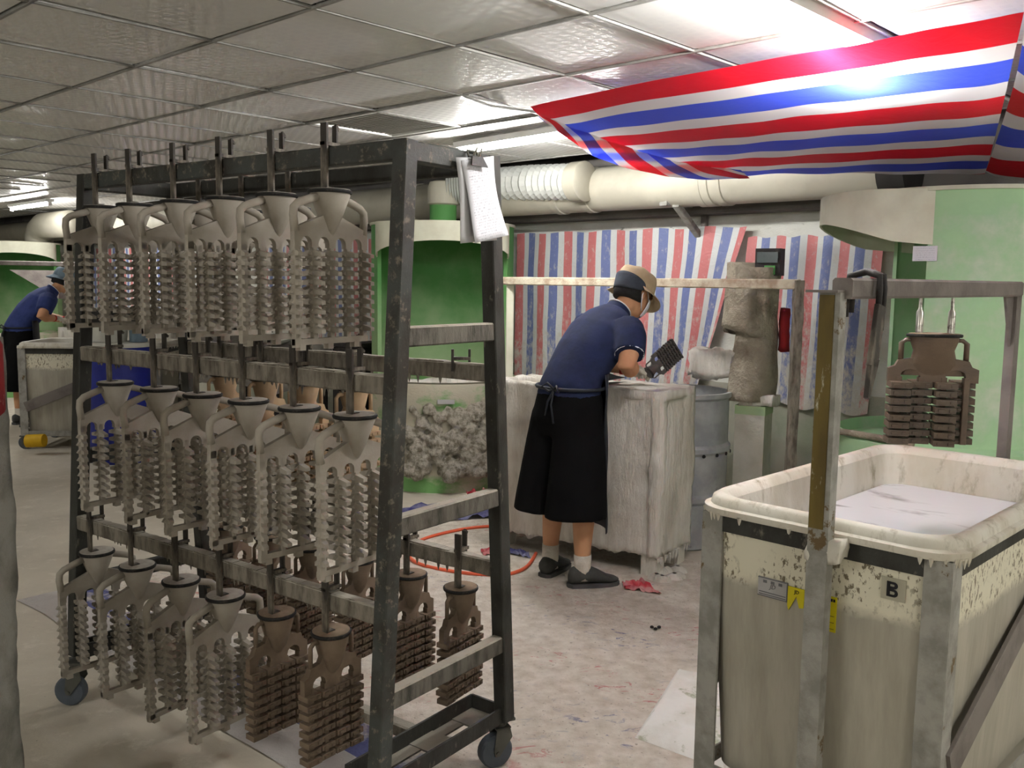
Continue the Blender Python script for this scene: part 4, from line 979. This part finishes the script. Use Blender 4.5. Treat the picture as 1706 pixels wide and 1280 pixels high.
def worker(label, loc, az, st):
    t = thing('person', label, 'person', loc, az)
    H_ = V((.445, 0, 1.452)); hu = V((.44, 0, .898)).normalized(); hf = V((.898, 0, -.44)).normalized(); hl = V((0, 1, 0))
    hp = lambda f, l, u: H_ + hf * f + hl * l + hu * u
    # --- body: one skin
    mb = MB()
    sec = [(-.115, .02, .035, .045), (-.10, .03, .05, .06), (-.06, .02, .065, .078), (-.02, .005, .074, .092), (.03, 0, .077, .098), (.07, -.003, .07, .09), (.1, -.005, .05, .066), (.112, -.005, .02, .03)]
    mb.loft([[hp(o_ + rf * math.cos(a), rl * math.sin(a), u) for a in [2 * PI * k / 20 for k in range(20)]] for u, o_, rl, rf in sec])
    mb.tube([hp(.088, 0, .0), hp(.104, 0, -.02), hp(.118, 0, -.035), hp(.098, 0, -.045)], [.010, .012, .014, .009], 8)                   # nose
    mb.tube([hp(.08, -.02, -.068), hp(.09, 0, -.066), hp(.08, .02, -.068)], [.007, .009, .007], 6)                                          # lips
    for q in (-1, 1): mb.tube([hp(-.005, q * .074, .02), hp(-.014, q * .086, .0), hp(-.004, q * .078, -.035)], [.012, .018, .009], 8)       # ears
    mb.tube([(.30, 0, 1.32), (.36, 0, 1.37), hp(-.02, 0, -.06)], [.07, .055, .052], 14)
    mb.tube([(0, 0, .84), (.01, 0, .95), (.035, 0, 1.05), (.11, 0, 1.14), (.20, 0, 1.235), (.275, 0, 1.30), (.315, 0, 1.335)], [(.14, .105), (.145, .11), (.14, .10), (.15, .10), (.165, .095), (.13, .08), (.06, .05)], 20, (0, 1, 0))
    arm = {-1: [(.235, -.15, 1.275), (.20, -.205, 1.235), (.155, -.25, 1.165), (.115, -.268, 1.105), (.165, -.248, 1.092), (.225, -.20, 1.084), (.285, -.15, 1.078)],
           1: [(.285, .15, 1.285), (.295, .20, 1.235), (.31, .235, 1.16), (.325, .25, 1.09), (.34, .215, 1.085), (.42, .13, 1.065), (.47, .06, 1.05)]}
    for s_ in (-1, 1): mb.tube(arm[s_], [.06, .056, .05, .044, .047, .04, .029], 12)
    lg = {}
    for s_ in (-1, 1):
        lg[s_] = [(.0, s_ * .085, .90), (.02, s_ * .10, .70), (.03, s_ * .105, .50), (.008, s_ * .11, .36), (.0, s_ * .115, .22), (.0, s_ * .118, .10), (.0, s_ * .118, .05)]
        mb.tube(lg[s_], [.09, .08, .058, .058, .046, .036, .036], 14)
        fa_ = V((math.cos(st['foot'][s_]), math.sin(st['foot'][s_]), 0))
        mb.tube([V((0, s_ * .118, .045)) - fa_ * .04, V((0, s_ * .118, .045)) + fa_ * .05, V((0, s_ * .118, .035)) + fa_ * .13, V((0, s_ * .118, .03)) + fa_ * .165], [.024, .028, .024, .012], 10)
    obj('body', fused(mb, .008, 4), M['skin'], t)
    for q in (-1, 1): obj('eye', MB().lathe([(.002, -.009), (.008, -.005), (.009, 0), (.008, .005), (.002, .009)], 10, hp(.083, q * .032, .008)), M['ink'], t, True)
    # --- shirt
    mb = MB()
    mb.tube([(-.005, 0, .93), (.005, 0, .985), (.03, 0, 1.045), (.105, 0, 1.14), (.195, 0, 1.235), (.268, 0, 1.30), (.312, 0, 1.338), (.322, 0, 1.346)], [(.178, .145), (.172, .138), (.163, .125), (.178, .13), (.195, .125), (.165, .105), (.10, .08), (.075, .06)], 24, (0, 1, 0))
    for s_ in (-1, 1):
        a = [V(p) for p in arm[s_][:3]]; mb.tube([a[0], a[1], a[2], a[2] + (a[2] - a[1]) * .12], [.088, .086, .078, .078], 14)
    obj('shirt', fused(mb, .009, 5, 'shirt'), st['shirt'], t)
    for s_ in (-1, 1):
        a = [V(p) for p in arm[s_][:3]]; e = a[2] + (a[2] - a[1]) * .10; dr_ = (a[2] - a[1]).normalized()
        obj('sleeve_trim', MB().tube([e - dr_ * .004, e], [.0725, .0725], 20), M['white_trim'] if st['trim'] else st['shirt'], t, True)
    obj('collar', MB().tube([(.292, 0, 1.322), (.318, 0, 1.346), (.342, 0, 1.370)], [.082, .072, .064], 20, cap=False), st['shirt'], t, True)
    obj('collar_trim', MB().tube([V((.342, 0, 1.370)) + V((.0 + .003 * math.sin(a), .0, .0)) + (V((0, 1, 0)) * math.cos(a) + V((.66, 0, -.75)) * math.sin(a)) * .066 for a in [2 * PI * k / 24 for k in range(24)]], .003, 6, closed=True), M['white_trim'], t, True)
    # --- wide black shorts
    mb = MB()
    mb.tube([(-.005, 0, 1.0), (0, 0, .93), (-.01, 0, .84), (-.01, 0, .76)], [(.165, .128), (.182, .15), (.19, .165), (.18, .15)], 24, (0, 1, 0))
    for s_ in (-1, 1):
        mb.tube([(-.005, s_ * .085, .86), (-.015, s_ * .095, .72), (-.03, s_ * .105, .56), (-.045, s_ * .112, .42), (-.05, s_ * .115, .355)], [(.10, .14), (.112, .152), (.12, .163), (.128, .172), (.13, .176)], 18, (0, 1, 0))
    obj('shorts', fused(mb, .011, 3, 'shorts'), M['black'], t)
    # --- apron hanging in front, belt tied behind
    def ap(u, v):
        a = (u - .5) * 2 * (1.25 - .1 * v); z = 1.06 - .79 * v
        return V((.025 + (.165 + .02 * v) * math.cos(a) - .02, (.195 + .01 * v + .006 * math.sin(v * 14 + u * 9)) * math.sin(a), z))
    o = obj('apron', MB().grid(ap, 24, 24), M['apron'], t, True); sd = o.modifiers.new('s', 'SOLIDIFY'); sd.thickness = .003
    obj('apron_belt', MB().tube([V((.005 + .143 * math.cos(a), .180 * math.sin(a), .985 + .01 * math.cos(a))) for a in [2 * PI * k / 36 for k in range(36)]], [(.004, .016)] * 36, 8, (0, 0, 1), closed=True) if False else MB().tube([V((.005 + .150 * math.cos(a), .186 * math.sin(a), .99)) for a in [2 * PI * k / 36 for k in range(36)]], .009, 6, closed=True), M['apron'], t, True)
    kx = V((-.148, -.05, .99))
    mb = MB().tube([kx, kx + V((-.02, .03, .03)), kx + V((-.03, .06, .01)), kx + V((-.01, .03, -.01)), kx], .006, 6).tube([kx, kx + V((-.02, -.035, .02)), kx + V((-.03, -.06, -.005)), kx], .006, 6)
    mb.tube([kx, kx + V((-.025, .02, -.06)), kx + V((-.02, .04, -.13))], .006, 6).tube([kx, kx + V((-.03, -.01, -.07)), kx + V((-.03, -.03, -.16))], .005, 6)
    obj('apron_bow', mb, M['apron'], t, True)
    # --- head gear
    hb_ = MB()
    hs = [(-.055, -.022, .074, .088), (-.02, -.022, .081, .094), (.03, -.018, .084, .10), (.06, -.014, .080, .10)]
    obj('hair', hb_.loft([[hp(o_ - (.0 if math.cos(a) < .35 else .03) + rf * math.cos(a), rl * math.sin(a), u) for a in [2 * PI * k / 24 for k in range(24)]] for u, o_, rl, rf in hs]), M['hair'], t, True)
    crown = [(.012, 1.04), (.03, 1.05), (.06, 1.03), (.09, .98), (.108, .90), (.118, .74), (.122, .34), (.123, .02)]
    ring = lambda u, k, sh=0.: [hp(-.005 + .112 * k * math.cos(a), .092 * k * math.sin(a), u + .004 * math.sin(a * 5) * k + sh) for a in [2 * PI * q / 32 for q in range(32)]]
    hat = obj('hat', MB().loft([ring(u, k) for u, k in crown], False), st['hat'], t, True)
    def brim(a0, a1, m, up, wdt):
        def g(u, v):
            a = a0 + (a1 - a0) * u; e = math.sin(PI * u) ** .4 if up else 1
            if up: return hp(-.005 + (.114 + .010 * v) * math.cos(a), (.094 + .010 * v) * math.sin(a), .010 + (-.03 + .085 * v) * e)
            return hp(-.005 + (.110 + wdt * v) * math.cos(a), (.091 + wdt * .8 * v) * math.sin(a), .022 - .045 * v - .012 * v * math.cos(2 * a))
        o = obj('brim', MB().grid(g, 30, 6), m, hat, True); s2 = o.modifiers.new('s', 'SOLIDIFY'); s2.thickness = .004
    if st['flap']:
        brim(-1.9, 1.9, st['hat'], False, .062); brim(1.75, 2 * PI - 1.75, M['slate'], True, 0)
    else: brim(-PI, PI, st['hat'], False, .055)
    # --- mask
    def mk(u, v):
        a = (u - .5) * 2.3; uu = -.012 - .098 * v; bul = .012 * math.cos(a) * math.sin(PI * v)
        return hp(.012 + (.096 - .03 * v * v + bul) * math.cos(a), (.079 - .016 * v) * math.sin(a) * 1.03, uu)
    o = obj('mask', MB().grid(mk, 14, 10), M['white_trim'], t, True); s2 = o.modifiers.new('s', 'SOLIDIFY'); s2.thickness = .003
    for q in (-1, 1): obj('mask_strap', MB().tube([hp(.045, q * .076, -.02), hp(.01, q * .087, .01), hp(-.02, q * .092, .012), hp(-.022, q * .088, -.02), hp(.0, q * .08, -.06), hp(.03, q * .066, -.085)], .0028, 6), M['white_trim'], t, True)
    # --- gloves, socks, shoes
    hand(arm[-1][-1], (.85, .4, -.06), (.25, .3, -.9), -1, M['white_cloth'], 'glove', t)
    hand(arm[1][-1], (.75, -.6, -.1), (.2, -.2, -.9), 1, M['white_cloth'], 'glove', t)
    for s_ in (-1, 1):
        a, b = V(arm[s_][-2]), V(arm[s_][-1]); d = (b - a).normalized(); obj('cuff', MB().tube([b - d * .03, b - d * .012], [.036, .036], 16), M['red_knit'], t, True)
        obj('sock', MB().tube([(0, s_ * .118, .04), (0, s_ * .118, .10), (.0, s_ * .117, .165)], [.042, .042, .044], 16), M['white_cloth'], t, True)
        fd = V((math.cos(st['foot'][s_]), math.sin(st['foot'][s_]), 0)); fl = V((-fd.y, fd.x, 0)); o0 = V((0, s_ * .118, 0))
        def fsec(x, w_, h0, h1): return [o0 + fd * x + fl * (w_ * math.cos(a)) + V((0, 0, h0 + (h1 - h0) * (.5 + .5 * math.sin(a)))) for a in [2 * PI * k / 16 for k in range(16)]]
        sh = obj('shoe', MB().loft([fsec(-.072, .012, .03, .07), fsec(-.06, .036, .018, .100), (fsec(-.02, .043, .016, .112)), fsec(.03, .045, .016, .110), fsec(.08, .047, .016, .086), fsec(.13, .046, .016, .058), fsec(.17, .034, .018, .046), fsec(.188, .012, .022, .036)]), M['shoe'], t, True)
        def ssec(x, w_): return [o0 + fd * x + fl * y_ + V((0, 0, z_)) for y_, z_ in ((-w_, .001), (w_, .001), (w_, .022), (-w_, .022))]
        obj('sole', MB().loft([ssec(-.076, .014), ssec(-.06, .038), ssec(0, .044), ssec(.08, .05), ssec(.14, .047), ssec(.175, .036), ssec(.192, .014)]), M['sole'], sh)
    return t
WLOC = V((.285, 4.505, 0))
wk = worker('person in khaki cap, navy shirt and wide black shorts bending over the crusted box', WLOC, math.radians(40), dict(shirt=M['navy'], hat=M['khaki'], flap=True, trim=True, foot={-1: -.45, 1: .35}))
wk2 = worker('distant person in grey-blue bucket hat and blue shirt bending over a slurry box', V((-4.92, 9.14, 0)), math.radians(46), dict(shirt=M['navy2'], hat=M['hat_blue'], flap=False, trim=False, foot={-1: -.2, 1: .2}))
gt = brown_tree(M['shell_grey'], M['shell_grey'], .62, None, 0.0)
gt.rotation_mode = 'QUATERNION'
gt.rotation_quaternion = V((0, 0, -1)).rotation_difference(V((.62, .30, .50)).normalized()) @ Matrix.Rotation(.5, 3, 'Z').to_quaternion()
gt.location = aty(1080, 622, 4.72)
tag(gt, 'small dark grey casting tree held over the crusted box in gloved hands', 'casting')
# ================================================================== on the floor
t0 = atz(28, 1001, 0); fu = V((math.cos(math.radians(-42)), math.sin(math.radians(-42)), 0)); fv = V((-fu.y, fu.x, 0))
def ft(u, v):
    p = fu * (u * 3.3) + fv * (v * 2.75 - .0 + .03 * noise.noise(V((u * 6, 1, 0))) * (1 if v < .02 else 0))
    return p + V((0, 0, .003 + .006 * max(0, noise.noise(V((u * 14, v * 9, 1)))) + .003 * max(0, noise.noise(V((u * 40, v * 30, 2))))))
o = single('floor_tarpaulin', MB().grid(ft, 130, 90, lambda u, v: (u, v)), M['floor_tarp'], 'dust-buried striped plastic sheet spread on the floor under the drying rack', 'floor sheet', smooth=True, base=V((0, 0, 0)))
o.location = t0
sk = [atz(1128, 1112, .02), atz(1058, 1222, .02), atz(1212, 1278, .02), atz(1240, 1135, .02)]
def skf(u, v):
    p = sk[0].lerp(sk[3], u).lerp(sk[1].lerp(sk[2], u), v); e = min(u, 1 - u, v, 1 - v)
    return V((p.x, p.y, .004 + .034 * min(1, e * 12) + .010 * noise.noise(V((u * 5, v * 5, 4))) * min(1, e * 6)))
o = single('woven_sack', MB().grid(skf, 40, 40), M['sack'], 'flattened white woven sack with faint print lying beside the tub trolley', 'sack', smooth=True)
hs = [atz(x, y, .012) for x, y in ((826, 876), (770, 882), (712, 896), (684, 912), (682, 928), (705, 942), (760, 953), (815, 958), (850, 956), (878, 944), (893, 922))]
single('air_hose', MB().tube([poly_at(hs, k / 60) for k in range(61)], .0095, 8), M['orange'], 'orange air hose looping over the dusty floor to the crusted box', 'hose', smooth=True)
def scrap(name, pts, m, label, cat='plastic scrap', z=.01, seed=0, group=None, rise=.03):
    P = [atz(x, y, z) for x, y in pts]
    def g(u, v):
        p = P[0].lerp(P[1], u).lerp(P[3].lerp(P[2], u), v); return V((p.x, p.y, .006 + rise * max(0, noise.noise(V((u * 7 + seed, v * 4, seed))) + .2)))
    return single(name, MB().grid(g, 16, 10), m, label, cat, group, True)
scrap('plastic_sheet', [(640, 850), (800, 832), (822, 862), (680, 872)], M['blue_plastic'], 'crumpled blue plastic sheet on the floor in front of the green drum machine', seed=3, rise=.05)
scrap('plastic_sheet', [(776, 822), (822, 820), (824, 829), (782, 830)], M['red_plastic'], 'crumpled red plastic strip on the floor by the green drum machine', seed=8, rise=.06)
scrap('plastic_sheet', [(836, 912), (880, 920), (884, 930), (848, 922)], M['blue_plastic'], 'crumpled blue plastic bunched under the crusted box beside the shoes', seed=5)
scrap('plastic_sheet', [(800, 916), (832, 908), (834, 918), (806, 926)], M['red_plastic'], 'red plastic strip poking out from under the crusted box by the hose', seed=9, rise=.02)
scrap('plastic_sheet', [(1036, 972), (1070, 966), (1103, 990), (1042, 982)], M['red_plastic'], 'crumpled red plastic poking out at the front corner of the crusted box', seed=2)
for k, (x, y) in enumerate(((1086, 1047), (1092, 1050), (1098, 1047))):
    single('pebble', MB().lathe([(.002, 0), (.009, .003), (.008, .009), (.002, .012)], 7, atz(x, y, .006)), M['black_iron'], ['dark bit on the bare floor, the one closest to the rack', 'dark bit on the bare floor, between two others', 'dark bit on the bare floor, the one towards the tub trolley'][k], 'bit', 'dark bits on the floor', True)
# ================================================================== near pillar and red rag
pc = V((-1.362, 2.2, 0))
pil = single('concrete_post', MB().crust(pc + V((-.16, -.1, 0)), pc + V((.085, .1, 1.35)), .03, .012, 6, 0, 2), M['concrete'], 'rough slurry-crusted concrete post at the very edge of the view', 'post', smooth=True)
def ragf(k, a):
    z = 1.16 + .235 * k; r = 1 - .35 * max(0, k - .75) / .25
    return V((pc.x - .035 + (.155 * math.cos(a)) * r, pc.y + .13 * math.sin(a) * r, z + .01 * math.sin(a * 3) * (1 - k)))
single('red_cover', MB().loft([[ragf(i / 14, 2 * PI * j / 28) for j in range(28)] for i in range(15)]), M['red'], 'dirty red sleeve pulled over the top of the crusted concrete post', 'cover', smooth=True)
# ================================================================== far middle ground, seen through the rack
bd = thing('plastic_drum', 'blue plastic drum standing beyond the rack in the aisle', 'drum', V((-3.22, 7.48, 0)))
obj('shell', MB().lathe([(.25, 0), (.272, .03), (.276, .45), (.272, .88), (.262, .95), (.262, .955)], 40), M['blue'], bd, 40)
obj('lid', MB().lathe([(.278, .94), (.285, .955), (.28, .975), (.02, .98)], 40), M['bucket'], bd, 40)
bk2 = thing('bucket', 'grey-white plastic bucket standing on the lid of the blue drum', 'bucket', V((-3.30, 7.48, .98)))
obj('pail', MB().lathe([(.14, 0), (.165, .24), (.175, .245), (.175, .265), (.16, .262), (.135, .02), (.01, .01)], 32), M['bucket'], bk2, 40)
obj('handle', MB().tube([V((.172 * math.cos(a), .0, .22)) + V((0, .12 * math.sin(a) , -.06 * math.sin(a))) for a in [PI * k / 16 for k in range(17)]], .005, 6), M['black_iron'], bk2, True)
single('paint_can', MB().lathe([(.07, 0), (.07, .09), (.074, .095), (.05, .10)], 24, V((-3.04, 7.44, .98))), M['hat_blue'], 'small blue-grey can beside the bucket on the blue drum', 'can', smooth=35)
single('yellow_cushion', MB().tube([aty(45, 735, 7.62), aty(74, 734, 7.62)], .055, 14), M['yellow'], 'short yellow roller on the floor under the distant tub trolley', 'roller', smooth=40)
cvt = thing('covered_trolley', 'low trolley with a dusty grey cloth thrown over it, beyond the rack', 'trolley', V((-2.05, 7.35, 0)), math.radians(-30))
def cv(u, v):
    x, y = (u - .5) * 1.35, (v - .5) * .95; ex, ey = max(0, abs(x) - .5), max(0, abs(y) - .32)
    return V((math.copysign(min(abs(x), .5 + ex * .15), x), math.copysign(min(abs(y), .32 + ey * .15), y), .98 - 1.9 * max(ex, ey) + .03 * noise.noise(V((x * 5, y * 5, 2))) + .12 * math.exp(-((x + .3) ** 2 + y * y) * 14)))
obj('cloth', MB().grid(cv, 50, 36), M['grey_cloth'], cvt, True)
for sx in (-1, 1):
    for sy in (-1, 1): obj('leg', MB().box((sx * .45, sy * .27, .46), (.05, .05, .92)), M['black_iron'], cvt)
obj('deck', MB().box((0, 0, .91), (.96, .6, .03)), M['black_iron'], cvt)
sbm = Matrix.Translation((-2.05, 7.35, 0)) @ Matrix.Rotation(math.radians(-30), 4, 'Z')
def sackb(c, r, h, m, label, seed):
    def g(k, a):
        z = h * k; q = math.sin(PI * min(.97, .12 + k * .86)) ** .45; n_ = 1 + .12 * noise.noise(V((math.cos(a) * 2, math.sin(a) * 2, z * 6 + seed)))
        return V((c.x + r * q * n_ * math.cos(a), c.y + r * .8 * q * n_ * math.sin(a), c.z + z))
    return single('sand_sack', MB().loft([[g(i / 14, 2 * PI * j / 24) for j in range(24)] for i in range(15)]), m, label, 'sack', 'sacks on the covered trolley', True)
sackb(sbm @ V((-.28, .0, 1.11)), .20, .26, M['grey_cloth'], 'upright dusty grey sack on the cloth-covered trolley', 1)
single('basin', MB().lathe([(.05, 0), (.17, .04), (.235, .12), (.24, .15), (.225, .15), (.16, .05), (.01, .03)], 32, sbm @ V((.17, .0, 1.06)), (0.2, -.6, .8)), M['bucket'], 'grey round basin leaning on the cloth-covered trolley', 'basin', smooth=40)
cab = thing('tool_cabinet', 'dark cabinet standing beside the covered trolley, against the green machine', 'cabinet', V((-1.22, 7.22, 0)), math.radians(-30))
obj('carcass', MB().box((0, 0, .5), (.26, .3, .96)), M['black_iron'], cab); obj('door', MB().box((0, -.155, .5), (.23, .012, .88)), M['duct_dark'], cab); obj('top', MB().box((0, 0, 1.0), (.32, .34, .03)), M['black_iron'], cab)
